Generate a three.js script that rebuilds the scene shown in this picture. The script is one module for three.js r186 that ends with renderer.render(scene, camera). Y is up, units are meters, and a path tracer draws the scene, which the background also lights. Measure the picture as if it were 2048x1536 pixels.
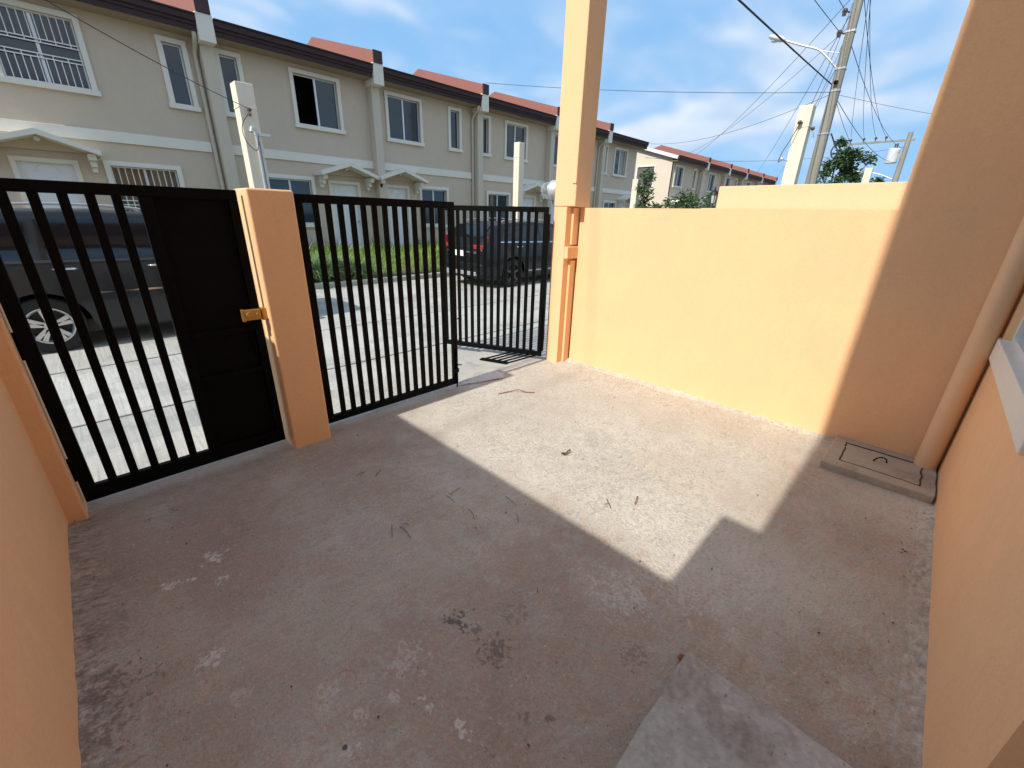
import * as THREE from 'three';
import { RoundedBoxGeometry } from 'three/addons/geometries/RoundedBoxGeometry.js';
import { mergeGeometries } from 'three/addons/utils/BufferGeometryUtils.js';

// ---------------------------------------------------------------- camera, sky, sun, exposure
const scene = new THREE.Scene();
const CAM = { x: -4.0567, y: 1.65, z: 2.9861, yaw: 0.8035, pitch: -0.3825, roll: 0.0272, f: 833.83 };
const camera = new THREE.PerspectiveCamera(2 * Math.atan(768 / CAM.f) * 180 / Math.PI, 4 / 3, 0.02, 900);
const fwd = new THREE.Vector3(Math.sin(CAM.yaw) * Math.cos(CAM.pitch), Math.sin(CAM.pitch), -Math.cos(CAM.yaw) * Math.cos(CAM.pitch));
const rt0 = new THREE.Vector3(Math.cos(CAM.yaw), 0, Math.sin(CAM.yaw));
const up0 = new THREE.Vector3().crossVectors(rt0, fwd);
const camRight = rt0.clone().multiplyScalar(Math.cos(CAM.roll)).addScaledVector(up0, Math.sin(CAM.roll));
const camUp = up0.clone().multiplyScalar(Math.cos(CAM.roll)).addScaledVector(rt0, -Math.sin(CAM.roll));
camera.position.set(CAM.x, CAM.y, CAM.z);
camera.quaternion.setFromRotationMatrix(new THREE.Matrix4().makeBasis(camRight, camUp, fwd.clone().negate()));
scene.add(camera);

const renderer = new THREE.WebGLRenderer({ antialias: true });
renderer.setSize(1024, 768);
renderer.toneMapping = THREE.LinearToneMapping;
renderer.toneMappingExposure = 2.35;
renderer.shadowMap.enabled = true;
renderer.shadowMap.type = THREE.PCFSoftShadowMap;

// sun: low morning sun along the street (from -X)
const sun = new THREE.DirectionalLight(new THREE.Color().setRGB(1.0, 0.95, 0.87), 2.0);
sun.position.set(-40, 34, -0.1);
sun.target.position.set(0, 0, 0);
sun.castShadow = true;
sun.shadow.mapSize.set(4096, 4096);
sun.shadow.radius = 1.5;
Object.assign(sun.shadow.camera, { left: -30, right: 60, top: 40, bottom: -30, near: 1, far: 160 });
scene.add(sun, sun.target);

// seeded noise
function mulberry(a) { return () => { a |= 0; a = a + 0x6D2B79F5 | 0; let t = Math.imul(a ^ a >>> 15, 1 | a); t = t + Math.imul(t ^ t >>> 7, 61 | t) ^ t; return ((t ^ t >>> 14) >>> 0) / 4294967296; }; }
const rnd = mulberry(7);
const rr = (a, b) => a + (b - a) * rnd();
const HN = 512, HT = new Float32Array(HN * HN); { const q = mulberry(99); for (let i = 0; i < HN * HN; i++) HT[i] = q(); }
function vnoise(x, y, per = HN) {           // value noise, tiles with period per
  let xi = Math.floor(x), yi = Math.floor(y), x2, y2; const xf = x - xi, yf = y - yi;
  if (per === HN) { xi &= 511; yi &= 511; x2 = (xi + 1) & 511; y2 = (yi + 1) & 511; }
  else { xi = ((xi % per) + per) % per; yi = ((yi % per) + per) % per; x2 = (xi + 1) % per; y2 = (yi + 1) % per; }
  const u = xf * xf * (3 - 2 * xf), v = yf * yf * (3 - 2 * yf);
  const a = HT[yi * HN + xi], b = HT[yi * HN + x2], c = HT[y2 * HN + xi], d = HT[y2 * HN + x2];
  return a + (b - a) * u + (c - a) * v + (a - b - c + d) * u * v;
}
function fbm(x, y, oct = 4, per = HN) { let s = 0, a = 0.5, n = 0; for (let i = 0; i < oct; i++) { s += a * vnoise(x + i * 17.3 * (per === HN ? 1 : 0), y, per); n += a; a *= 0.5; x *= 2; y *= 2; per = Math.min(HN, per * 2); } return s / n; }
const sst = (a, b, x) => { const t = Math.min(1, Math.max(0, (x - a) / (b - a))); return t * t * (3 - 2 * t); };
const mix = (a, b, t) => a + (b - a) * t;

{ // computed sky: blue air with thin wispy cloud
  const W = 1024, H = 512, d = new Float32Array(W * H * 4);
  for (let j = 0; j < H; j++) for (let i = 0; i < W; i++) {
    const el = ((j + 0.5) / H - 0.5) * Math.PI, az = ((i + 0.5) / W - 0.5) * 2 * Math.PI;
    const y = Math.sin(el), x = Math.cos(el) * Math.cos(az), z = Math.cos(el) * Math.sin(az);
    let r, g, b;
    if (y < -0.02) { r = 0.16; g = 0.16; b = 0.15; } else {
      const h = Math.max(0, y);
      const k = Math.pow(1 - h, 2.2);
      r = mix(0.098, 0.15, k); g = mix(0.205, 0.28, k); b = mix(0.37, 0.43, k);
      const px = x / (h + 0.22), pz = z / (h + 0.22);
      const wx = fbm(px * 1.1 + 40, pz * 1.1 + 11, 4), wz = fbm(px * 1.1 + 90, pz * 1.1 + 70, 4);
      const c1 = fbm(px * 1.5 + wx * 2.2 + 7, pz * 1.9 + wz * 2.2 + 3, 6);
      const c2 = fbm(px * 4.6 + wx * 3 + 20, pz * 5.4 + wz * 3 + 33, 5);
      let c = sst(0.33, 0.70, c1 * 0.8 + c2 * 0.2) * 0.82 + 0.15 * sst(0.3, 0.8, c2);
      c *= sst(-0.02, 0.20, h);
      const cw = 0.80 + 0.25 * c2;
      r = mix(r, 0.37 * cw, c); g = mix(g, 0.405 * cw, c); b = mix(b, 0.46 * cw, c);
    }
    const o = (j * W + i) * 4; d[o] = r; d[o + 1] = g; d[o + 2] = b; d[o + 3] = 1;
  }
  const t = new THREE.DataTexture(d, W, H, THREE.RGBAFormat, THREE.FloatType);
  t.mapping = THREE.EquirectangularReflectionMapping; t.magFilter = THREE.LinearFilter; t.minFilter = THREE.LinearFilter; t.needsUpdate = true;
  scene.background = t; scene.environment = t;
}

// photo pixel -> point on a plane of the place (ground y = h, or a wall plane)
function pixelRay(px, py) { return fwd.clone().addScaledVector(camRight, (px - 1024) / CAM.f).addScaledVector(camUp, -(py - 768) / CAM.f); }
function onPlane(px, py, axis, v) { const d = pixelRay(px, py), t = (v - camera.position[axis]) / d[axis]; return camera.position.clone().addScaledVector(d, t); }
const onGround = (px, py, h = 0) => onPlane(px, py, 'y', h);

// ---------------------------------------------------------------- textures
function tex(w, h, fn, srgb, rep) {
  const d = new Uint8Array(w * h * 4), o = [0, 0, 0];
  for (let j = 0; j < h; j++) for (let i = 0; i < w; i++) {
    fn(i, j, o); const k = (j * w + i) * 4;
    for (let c = 0; c < 3; c++) { let v = Math.min(1, Math.max(0, o[c])); if (srgb) v = v <= 0.0031308 ? v * 12.92 : 1.055 * Math.pow(v, 1 / 2.4) - 0.055; d[k + c] = v * 255 + 0.5; }
    d[k + 3] = 255;
  }
  const t = new THREE.DataTexture(d, w, h, THREE.RGBAFormat);
  t.magFilter = THREE.LinearFilter; t.minFilter = THREE.LinearMipmapLinearFilter; t.generateMipmaps = true; t.anisotropy = 8;
  t.wrapS = t.wrapT = THREE.RepeatWrapping; if (rep) t.repeat.set(rep, rep);
  if (srgb) t.colorSpace = THREE.SRGBColorSpace; t.needsUpdate = true; return t;
}
// plaster: near-white mottling and a sand-float grain, tiles every 2 m
const plasterMap = tex(1024, 1024, (i, j, o) => {
  const x = i / 1024, y = j / 1024;
  const m = fbm(x * 6, y * 6, 4, 6), s = fbm(x * 40, y * 14, 3, 2 * 20), g = fbm(x * 200, y * 200, 2, 200);
  const v = 0.92 + 0.09 * (m - 0.5) + 0.04 * (s - 0.5) + 0.08 * (g - 0.5);
  o[0] = v; o[1] = v * (1 - 0.03 * (m - 0.5)); o[2] = v * (1 - 0.10 * (m - 0.5));
}, true, 0.5);
const plasterBump = tex(1024, 1024, (i, j, o) => {
  const x = i / 1024, y = j / 1024;
  const v = 0.5 * fbm(x * 256, y * 256, 2, 256) + 0.3 * fbm(x * 40, y * 40, 3, 40) + 0.2 * fbm(x * 5, y * 5, 2, 5);
  o[0] = o[1] = o[2] = v;
}, false, 0.5);
// street concrete: broomed, speckled, tiles every 3 m
const streetMap = tex(1024, 1024, (i, j, o) => {
  const x = i / 1024, y = j / 1024;
  const m = fbm(x * 5, y * 5, 5, 5), g = fbm(x * 220, y * 220, 2, 220), st = sst(0.56, 0.72, fbm(x * 9, y * 13 % 512, 4, 9));
  const br = fbm(x * 160, y * 12, 2, 160);
  let v = 0.80 + 0.30 * (m - 0.5) + 0.12 * (g - 0.5) + 0.10 * (br - 0.5) - 0.12 * st;
  o[0] = v; o[1] = v * 0.995; o[2] = v * 0.96;
}, true, 1 / 3);
const streetBump = tex(1024, 1024, (i, j, o) => {
  const x = i / 1024, y = j / 1024;
  o[0] = o[1] = o[2] = 0.55 * vnoise(x * 200, y * 6, 200) + 0.45 * fbm(x * 120, y * 120, 3, 120);
}, false, 1 / 3);
// yard floor: one unrepeated sheet over the whole yard, x -4.43..0, z -0.22..3.41
const YX0 = -4.43, YX1 = 0, YZ0 = -0.22, YZ1 = 3.41, FW = 2048, FH = 1680;
const spots = [[425, 1115, .045, 1], [345, 1167, .03, 1], [330, 1172, .02, 1], [377, 1160, .022, 1], [444, 1160, .027, 1], [420, 1315, .04, 1], [845, 1392, .012, 1], [935, 1465, .022, 1], [917, 1450, .015, 1], [858, 1415, .014, 1], [787, 1393, .02, .6], [815, 1318, .06, .5], [1240, 1180, .12, .55], [1270, 1200, .08, .4], [480, 1390, .03, .4], [695, 1500, .03, .8], [720, 1425, .03, .6], [655, 1390, .04, .5],
  [1265, 1365, .008, 1], [1380, 1155, .2, .45], [1180, 810, .12, .3], [870, 960, .16, .25]].map(([a, b, r, k]) => { const p = onGround(a, b); return [p.x, p.z, r, k]; });
const darks = [[915, 1240, .05, .8], [950, 1262, .035, .5], [990, 1300, .06, .6], [350, 1018, .02, .9], [297, 1040, .012, .9], [688, 1492, .01, 1], [1095, 1435, .02, .6], [1050, 1432, .015, .5], [205, 1390, .12, .5], [1030, 1228, .05, .3], [180, 1480, .1, .5], [210, 1260, .12, .3], [1265, 1310, .05, .4]].map(([a, b, r, k]) => { const p = onGround(a, b); return [p.x, p.z, r, k]; });
const blobHit = (list, x, z, nz) => { let s = 0; for (const [cx, cz, r, k] of list) { const dx = x - cx, dz = z - cz; if (dx * dx + dz * dz < 4 * r * r) { const d = Math.sqrt(dx * dx + dz * dz) / r + (nz - 0.5) * 3.0; s = Math.max(s, k * sst(1.15, 0.6, d)); } } return s; };
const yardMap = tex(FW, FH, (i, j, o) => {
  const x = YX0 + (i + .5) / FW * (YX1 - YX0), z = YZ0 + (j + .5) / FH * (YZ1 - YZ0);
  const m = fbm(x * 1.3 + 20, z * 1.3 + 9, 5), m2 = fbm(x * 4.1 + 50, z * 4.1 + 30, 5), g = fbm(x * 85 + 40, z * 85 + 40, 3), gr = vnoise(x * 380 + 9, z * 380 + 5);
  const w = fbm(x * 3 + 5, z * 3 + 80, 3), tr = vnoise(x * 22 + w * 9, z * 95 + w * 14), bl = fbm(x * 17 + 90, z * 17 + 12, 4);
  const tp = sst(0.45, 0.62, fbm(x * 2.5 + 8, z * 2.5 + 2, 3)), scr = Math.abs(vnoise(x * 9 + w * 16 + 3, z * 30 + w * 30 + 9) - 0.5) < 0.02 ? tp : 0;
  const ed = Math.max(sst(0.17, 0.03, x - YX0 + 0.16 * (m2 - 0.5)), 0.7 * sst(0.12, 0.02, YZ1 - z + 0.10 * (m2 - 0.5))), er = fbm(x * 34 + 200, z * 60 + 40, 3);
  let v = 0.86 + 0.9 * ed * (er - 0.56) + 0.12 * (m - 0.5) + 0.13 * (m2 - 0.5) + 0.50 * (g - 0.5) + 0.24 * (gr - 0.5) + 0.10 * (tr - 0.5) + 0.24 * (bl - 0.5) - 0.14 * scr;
  // ragged red-brown mud, plus shade brown painted over the left and house-side floor
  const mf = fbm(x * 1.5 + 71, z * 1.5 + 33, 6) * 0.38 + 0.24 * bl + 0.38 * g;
  const mudShade = 0.9 * sst(0.36, 0.66, mf - 0.15 + 0.22 * sst(-1.7, -3.0, x + 1.0 * (m2 - 0.5)) + 0.10 * sst(2.35, 2.75, z + 0.7 * (m2 - 0.5)));
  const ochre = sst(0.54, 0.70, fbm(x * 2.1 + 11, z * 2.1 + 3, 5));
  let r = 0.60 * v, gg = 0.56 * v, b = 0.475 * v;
  r = mix(r, 0.395 * v, mudShade); gg = mix(gg, 0.288 * v, mudShade); b = mix(b, 0.215 * v, mudShade);
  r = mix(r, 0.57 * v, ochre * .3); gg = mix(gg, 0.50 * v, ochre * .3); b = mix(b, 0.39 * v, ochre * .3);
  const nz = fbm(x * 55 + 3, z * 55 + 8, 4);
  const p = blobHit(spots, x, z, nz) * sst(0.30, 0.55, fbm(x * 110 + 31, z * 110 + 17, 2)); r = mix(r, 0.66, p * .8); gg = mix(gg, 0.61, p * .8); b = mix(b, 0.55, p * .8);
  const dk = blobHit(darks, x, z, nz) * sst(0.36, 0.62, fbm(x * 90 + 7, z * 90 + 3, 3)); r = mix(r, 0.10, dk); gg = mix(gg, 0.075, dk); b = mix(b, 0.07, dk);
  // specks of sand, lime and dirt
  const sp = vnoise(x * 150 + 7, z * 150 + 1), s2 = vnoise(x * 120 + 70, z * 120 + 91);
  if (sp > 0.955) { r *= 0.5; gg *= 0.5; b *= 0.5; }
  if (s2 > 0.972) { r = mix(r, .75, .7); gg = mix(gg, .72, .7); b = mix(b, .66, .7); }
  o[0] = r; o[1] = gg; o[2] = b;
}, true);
const yardBump = tex(FW, FH, (i, j, o) => {
  const x = YX0 + (i + .5) / FW * (YX1 - YX0), z = YZ0 + (j + .5) / FH * (YZ1 - YZ0);
  const w = fbm(x * 2.2 + 5, z * 2.2 + 80, 3), a = w * 5;
  const u = x * Math.cos(a) - z * Math.sin(a), t = x * Math.sin(a) + z * Math.cos(a);
  const tr = vnoise(u * 14 + 30, t * 120 + 200) * sst(0.3, 0.65, fbm(x * 2.5 + 8, z * 2.5 + 2, 3));
  o[0] = o[1] = o[2] = 0.42 * fbm(x * 110 + 9, z * 110 + 9, 3) + 0.26 * fbm(x * 26 + 60, z * 26 + 4, 4) + 0.20 * tr + 0.12 * fbm(x * 4 + 6, z * 4 + 4, 3) + 0.5 * sst(0.16, 0.03, x - YX0) * (fbm(x * 34 + 200, z * 60 + 40, 3) - 0.5);
}, false);
for (const t of [yardMap, yardBump]) { t.wrapS = t.wrapT = THREE.MirroredRepeatWrapping; }
const slabMap = tex(1024, 1024, (i, j, o) => {
  const x = i / 300, y = j / 300, g = fbm(x * 70 + 3, y * 70, 3), m = fbm(x * 3 + 9, y * 3, 5), b = fbm(x * 16, y * 16 + 40, 4), st = sst(0.56, 0.7, fbm(x * 5 + 60, y * 5 + 20, 4));
  let v = 0.84 + 0.30 * (m - 0.5) + 0.36 * (g - 0.5) + 0.26 * (b - 0.5) - 0.2 * st; if (vnoise(x * 110, y * 110) > 0.96) v *= 0.55;
  o[0] = v; o[1] = v * (1 - 0.04 * st); o[2] = v * (1 - 0.08 * st);
}, true);
console.log('textures done');

// ---------------------------------------------------------------- materials
const rgb = (r, g, b) => new THREE.Color().setRGB(r, g, b);
const std = (c, rough = 0.85, o = {}) => new THREE.MeshStandardMaterial({ color: rgb(...c), roughness: rough, ...o });
const plaster = (c, bs = 0.0012, o = {}) => std(c, 0.9, { map: plasterMap, bumpMap: plasterBump, bumpScale: bs, ...o });
const M = {
  peach: plaster([0.95, 0.575, 0.305], 0.0012),
  peachPipe: std([0.84, 0.53, 0.30], 0.55),
  cream: plaster([0.95, 0.60, 0.36], 0.001),
  creamPost: plaster([0.83, 0.74, 0.58], 0.001),
  beige: plaster([0.65, 0.535, 0.41], 0.002),
  sideWall: plaster([0.74, 0.64, 0.50], 0.002),
  trim: plaster([0.86, 0.81, 0.70], 0.0008),
  pilaster: plaster([0.66, 0.58, 0.46], 0.0015),
  soffit: std([0.33, 0.26, 0.18], 0.9),
  fascia: std([0.04, 0.02, 0.02], 0.75),
  redParapet: plaster([0.30, 0.13, 0.10], 0.001),
  redRoof: std([0.26, 0.075, 0.06], 0.7),
  brownCap: std([0.06, 0.03, 0.028], 0.7),
  white: std([0.80, 0.80, 0.78], 0.5),
  door: std([0.78, 0.79, 0.79], 0.45),
  alu: std([0.72, 0.73, 0.74], 0.35, { metalness: 0.3 }),
  glass: new THREE.MeshPhysicalMaterial({ color: rgb(0.035, 0.045, 0.05), roughness: 0.06, ior: 1.62 }),
  curtain: std([0.42, 0.42, 0.40], 0.9),
  curtainTan: std([0.30, 0.21, 0.12], 0.9),
  dark: std([0.13, 0.125, 0.12], 0.95),
  gate: new THREE.MeshPhysicalMaterial({ color: rgb(0.004, 0.004, 0.004), roughness: 0.45, specularIntensity: 0.15, bumpMap: plasterBump, bumpScale: 0.0004 }),
  brass: std([0.62, 0.36, 0.10], 0.4, { metalness: 0.75 }),
  steel: std([0.45, 0.45, 0.46], 0.4, { metalness: 0.8 }),
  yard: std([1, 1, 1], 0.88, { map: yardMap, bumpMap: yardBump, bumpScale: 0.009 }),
  mortar: std([0.58, 0.51, 0.43], 0.95, { map: streetMap, bumpMap: plasterBump, bumpScale: 0.006 }),
  stepSlab: std([0.55, 0.515, 0.46], 0.85, { map: slabMap, bumpMap: yardBump, bumpScale: 0.009 }),
  street: std([0.60, 0.58, 0.53], 0.9, { map: streetMap, bumpMap: streetBump, bumpScale: 0.004 }),
  streetB: std([0.56, 0.54, 0.49], 0.9, { map: streetMap, bumpMap: streetBump, bumpScale: 0.004 }),
  gutter: std([0.50, 0.49, 0.45], 0.8, { map: streetMap, bumpMap: streetBump, bumpScale: 0.003 }),
  soil: std([0.16, 0.12, 0.08], 1, { map: streetMap }),
  field: std([0.10, 0.12, 0.05], 1, { map: streetMap }),
  gapShade: std([0.05, 0.042, 0.035], 1),  // near-black, painted as the shade inside the lid gap
  rubber: std([0.012, 0.012, 0.012], 0.8),
  carDark: new THREE.MeshPhysicalMaterial({ color: rgb(0.022, 0.024, 0.026), roughness: 0.4, specularIntensity: 0.4, clearcoat: 0.45, clearcoatRoughness: 0.05 }),
  carBlue: new THREE.MeshPhysicalMaterial({ color: rgb(0.008, 0.009, 0.012), roughness: 0.4, specularIntensity: 0.4, clearcoat: 0.5, clearcoatRoughness: 0.05 }),
  carGlass: new THREE.MeshPhysicalMaterial({ color: rgb(0.008, 0.01, 0.012), roughness: 0.04, ior: 1.6 }),
  carTrim: std([0.02, 0.02, 0.02], 0.6),
  chrome: std([0.8, 0.8, 0.8], 0.12, { metalness: 1 }),
  rim: std([0.62, 0.61, 0.58], 0.35, { metalness: 0.6 }),
  rimDark: std([0.08, 0.08, 0.085], 0.35, { metalness: 0.6 }),
  tail: new THREE.MeshPhysicalMaterial({ color: rgb(0.34, 0.012, 0.02), roughness: 0.15, clearcoat: 1 }),
  headlamp: std([0.72, 0.74, 0.76], 0.15),
  plate: std([0.78, 0.78, 0.76], 0.5),
  silver: std([0.45, 0.46, 0.47], 0.35, { metalness: 0.5 }),
  pole: std([0.36, 0.34, 0.30], 0.9, { map: streetMap, bumpMap: plasterBump, bumpScale: 0.006 }),
  galv: std([0.62, 0.64, 0.65], 0.4, { metalness: 0.5 }),
  wire: std([0.03, 0.03, 0.035], 0.7),
  porcelain: std([0.10, 0.06, 0.05], 0.3),
  transformer: std([0.62, 0.63, 0.63], 0.5),
  meterGlass: new THREE.MeshPhysicalMaterial({ color: rgb(0.9, 0.92, 0.93), roughness: 0.05, transmission: 0.85, thickness: 0 }),
  twig: std([0.17, 0.11, 0.07], 0.9),
  twigRed: std([0.26, 0.09, 0.05], 0.9),
  bark: std([0.14, 0.11, 0.08], 0.95),
  film: new THREE.MeshPhysicalMaterial({ color: rgb(0.80, 0.78, 0.80), roughness: 0.35, transmission: 0.35, thickness: 0, side: THREE.DoubleSide }),
  lantern: std([0.01, 0.01, 0.01], 0.4),
  frosted: new THREE.MeshPhysicalMaterial({ color: rgb(0.8, 0.8, 0.78), roughness: 0.6, transmission: 0.4, thickness: 0 }),
};
const leafMat = (c) => new THREE.MeshPhysicalMaterial({ color: rgb(...c), roughness: 0.7, transmission: 0.25, thickness: 0, side: THREE.DoubleSide });
const LEAF = [leafMat([0.055, 0.115, 0.025]), leafMat([0.085, 0.15, 0.035]), leafMat([0.035, 0.08, 0.022])];

// ---------------------------------------------------------------- helpers
const used = {};
const numbered = n => { const k = used[n] = (used[n] ?? -1) + 1; return k ? `${n}_${String(k).padStart(3, '0')}` : n; };
function thing(name, label, category, group, pos = [0, 0, 0]) {
  const g = new THREE.Group(); g.name = numbered(name); g.position.set(...pos); g.userData = { label, category };
  if (group) g.userData.group = group; scene.add(g); return g;
}
function tagMesh(name, geo, mat, label, category, group, pos = [0, 0, 0]) {
  const m = new THREE.Mesh(geo, mat); m.name = numbered(name); m.position.set(...pos); m.userData = { label, category };
  if (group) m.userData.group = group; scene.add(m); return m;
}
function structure(name, geo, mat) { const m = geo ? new THREE.Mesh(geo, mat) : new THREE.Group(); m.name = name; m.userData = { kind: 'structure' }; scene.add(m); return m; }
function part(parent, name, geo, mat, label) { const m = new THREE.Mesh(geo, mat); m.name = name; if (label) m.userData.label = label; parent.add(m); return m; }
function tri(geo) {   // uv in metres from the dominant axis of each normal
  const p = geo.attributes.position, n = geo.attributes.normal, uv = new Float32Array(p.count * 2);
  for (let i = 0; i < p.count; i++) {
    const ax = Math.abs(n.getX(i)), ay = Math.abs(n.getY(i)), az = Math.abs(n.getZ(i));
    let u, v; if (ay >= ax && ay >= az) { u = p.getX(i); v = p.getZ(i); } else if (ax >= az) { u = p.getZ(i); v = p.getY(i); } else { u = p.getX(i); v = p.getY(i); }
    uv[i * 2] = u; uv[i * 2 + 1] = v;
  }
  geo.setAttribute('uv', new THREE.BufferAttribute(uv, 2)); return geo;
}
function box(x0, x1, y0, y1, z0, z1, bev = 0) {
  const w = x1 - x0, h = y1 - y0, d = z1 - z0;
  const g = bev ? new RoundedBoxGeometry(w, h, d, 2, Math.min(bev, w / 2.1, h / 2.1, d / 2.1)) : new THREE.BoxGeometry(w, h, d);
  g.translate((x0 + x1) / 2, (y0 + y1) / 2, (z0 + z1) / 2); return tri(g);
}
const V = (x, y, z) => new THREE.Vector3(x, y, z);
function tube(pts, r, rad = 6, seg) { const c = new THREE.CatmullRomCurve3(pts.map(p => p.isVector3 ? p : V(...p))); return new THREE.TubeGeometry(c, seg ?? Math.max(2, pts.length * 4), r, rad, false); }
function rod(a, b, r0, r1 = r0, rad = 8) { const A = V(...a), B = V(...b), g = new THREE.CylinderGeometry(r1, r0, A.distanceTo(B), rad); g.applyQuaternion(new THREE.Quaternion().setFromUnitVectors(V(0, 1, 0), B.clone().sub(A).normalize())); g.translate((A.x + B.x) / 2, (A.y + B.y) / 2, (A.z + B.z) / 2); return g; }
function bar(a, b, w, h) { const A = V(...a), B = V(...b), g = new THREE.BoxGeometry(w, A.distanceTo(B), h); g.applyQuaternion(new THREE.Quaternion().setFromUnitVectors(V(0, 1, 0), B.clone().sub(A).normalize())); g.translate((A.x + B.x) / 2, (A.y + B.y) / 2, (A.z + B.z) / 2); return g; }
function prismX(pts, x0, x1) { // polygon in (z, y), extruded along x
  const s = new THREE.Shape(pts.map(([z, y]) => new THREE.Vector2(-z, y))); const g = new THREE.ExtrudeGeometry(s, { depth: x1 - x0, bevelEnabled: false }); g.rotateY(Math.PI / 2); g.translate(x0, 0, 0); return tri(g);
}
function merge(list) { return mergeGeometries(list.map(g => { const q = g.index ? g.toNonIndexed() : g; for (const k of Object.keys(q.attributes)) if (!['position', 'normal', 'uv'].includes(k)) q.deleteAttribute(k); return q; })); }

// ---------------------------------------------------------------- ground, street, yard floor
{
  const g = new THREE.PlaneGeometry(700, 700, 1, 1); g.rotateX(-Math.PI / 2); g.translate(0, -0.25, 0); tri(g);
  structure('ground', g, M.field);
}
{ // yard floor with slight undulation and a rough edge at the gate
  const nx = 160, nz = 130, g = new THREE.PlaneGeometry(YX1 - YX0, YZ1 - YZ0, nx, nz); g.rotateX(-Math.PI / 2); g.translate((YX0 + YX1) / 2, 0, (YZ0 + YZ1) / 2);
  const p = g.attributes.position, uv = g.attributes.uv;
  for (let i = 0; i < p.count; i++) {
    const x = p.getX(i), z = p.getZ(i); uv.setXY(i, (x - YX0) / (YX1 - YX0), (z - YZ0) / (YZ1 - YZ0));
    p.setY(i, 0.010 * (fbm(x * 1.6 + 4, z * 1.6 + 9, 3) - 0.5) + 0.004 * (fbm(x * 9 + 4, z * 9 + 9, 2) - 0.5) - 0.004);
  }
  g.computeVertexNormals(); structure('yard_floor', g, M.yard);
  structure('yard_foundation', box(YX0 - 0.1, 0.1, -0.24, -0.02, YZ0 + 0.004, YZ1 + 0.2), M.mortar);
}
{ // street: concrete slabs with open joints, gutter and apron strips
  const st = structure('street'); const bed = part(st, 'road_bed', box(-40, 80, -0.24, -0.05, -7.15, -0.215), M.soil);
  const bands = [[-0.95, -0.226, -0.006, 2.9, M.street], [-1.62, -0.956, -0.03, 2.6, M.gutter], [-3.32, -1.63, -0.02, 3.1, M.street], [-5.15, -3.33, -0.012, 3.1, M.streetB], [-6.98, -5.16, -0.02, 3.1, M.street]];
  bands.forEach(([z0, z1, y, step, m], bi) => {
    for (let x = bi ? -13.3 + bi * 0.37 : -13.08; x < 62; x += step) part(st, 'slab', box(x + 0.005, x + step - 0.005, -0.09, y + (rnd() - .5) * 0.004, z0, z1, x < 12 ? 0.008 : 0), rnd() < 0.5 ? m : M.street);
  });
  const kb = structure('far_kerb');
  for (let x = -12; x < 62; x += 1.5) part(kb, 'kerb_stone', box(x + 0.006, x + 1.494, -0.1, 0.10 + rr(-.008, .008), -7.16 + rr(-.01, .01), -6.99, 0.02), M.gutter);
  const vg = new THREE.PlaneGeometry(90, 5.2, 180, 12); vg.rotateX(-Math.PI / 2); vg.translate(25, 0, -9.74);
  const p = vg.attributes.position; for (let i = 0; i < p.count; i++) { const z = p.getZ(i), x = p.getX(i); p.setY(i, 0.07 + 0.24 * sst(-7.2, -11, z) + 0.03 * fbm(x * 2, z * 2 + 40, 2)); } vg.computeVertexNormals(); tri(vg);
  structure('front_garden_soil', vg, M.soil);
}
const gardenY = z => 0.085 + 0.24 * sst(-7.2, -11, z);
{ // ragged mortar lips where the floor meets the walls
  const lip = (name, along, a, b, at, sgn, r, jag) => {
    const n = Math.round(Math.abs(b - a) / 0.018), pos = [], idx = [], prof = 6;
    for (let i = 0; i <= n; i++) {
      const t = a + (b - a) * i / n, w = r * (0.5 + 1.0 * fbm(t * 5 + at * 7, 3.3, 4)), h = jag * (0.35 + 1.1 * fbm(t * 14 + 5, at + 2, 3));
      for (let k = 0; k <= prof; k++) {
        const q = k / prof, off = w * q, y = h * Math.pow(1 - q, 1.8) + (k === prof ? -0.016 : 0.014 * (fbm(t * 38, k * 1.7 + at, 2) - 0.5) * (1 - q * .6)) - 0.004 * q;
        pos.push(...(along === 'z' ? [at + sgn * off, y, t] : [t, y, at + sgn * off]));
      }
    }
    for (let i = 0; i < n; i++) for (let k = 0; k < prof; k++) { const o = i * (prof + 1) + k; idx.push(o, o + 1, o + prof + 1, o + 1, o + prof + 2, o + prof + 1); }
    const g = new THREE.BufferGeometry(); g.setAttribute('position', new THREE.Float32BufferAttribute(pos, 3)); g.setIndex(idx); g.computeVertexNormals(); tri(g);
    const P = g.attributes.position, U = g.attributes.uv; for (let i = 0; i < P.count; i++) U.setXY(i, (P.getX(i) - YX0) / (YX1 - YX0), (P.getZ(i) - YZ0) / (YZ1 - YZ0));
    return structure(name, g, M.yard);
  };
  lip('mortar_edge_right_wall', 'z', 0.02, 2.8, 0, -1, 0.07, 0.018);
  lip('mortar_edge_left_wall', 'z', 0.0, 3.41, -4.43, 1, 0.18, 0.03);
  lip('mortar_edge_house_wall', 'x', -2.75, -0.62, 3.41, -1, 0.08, 0.022);
}
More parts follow.
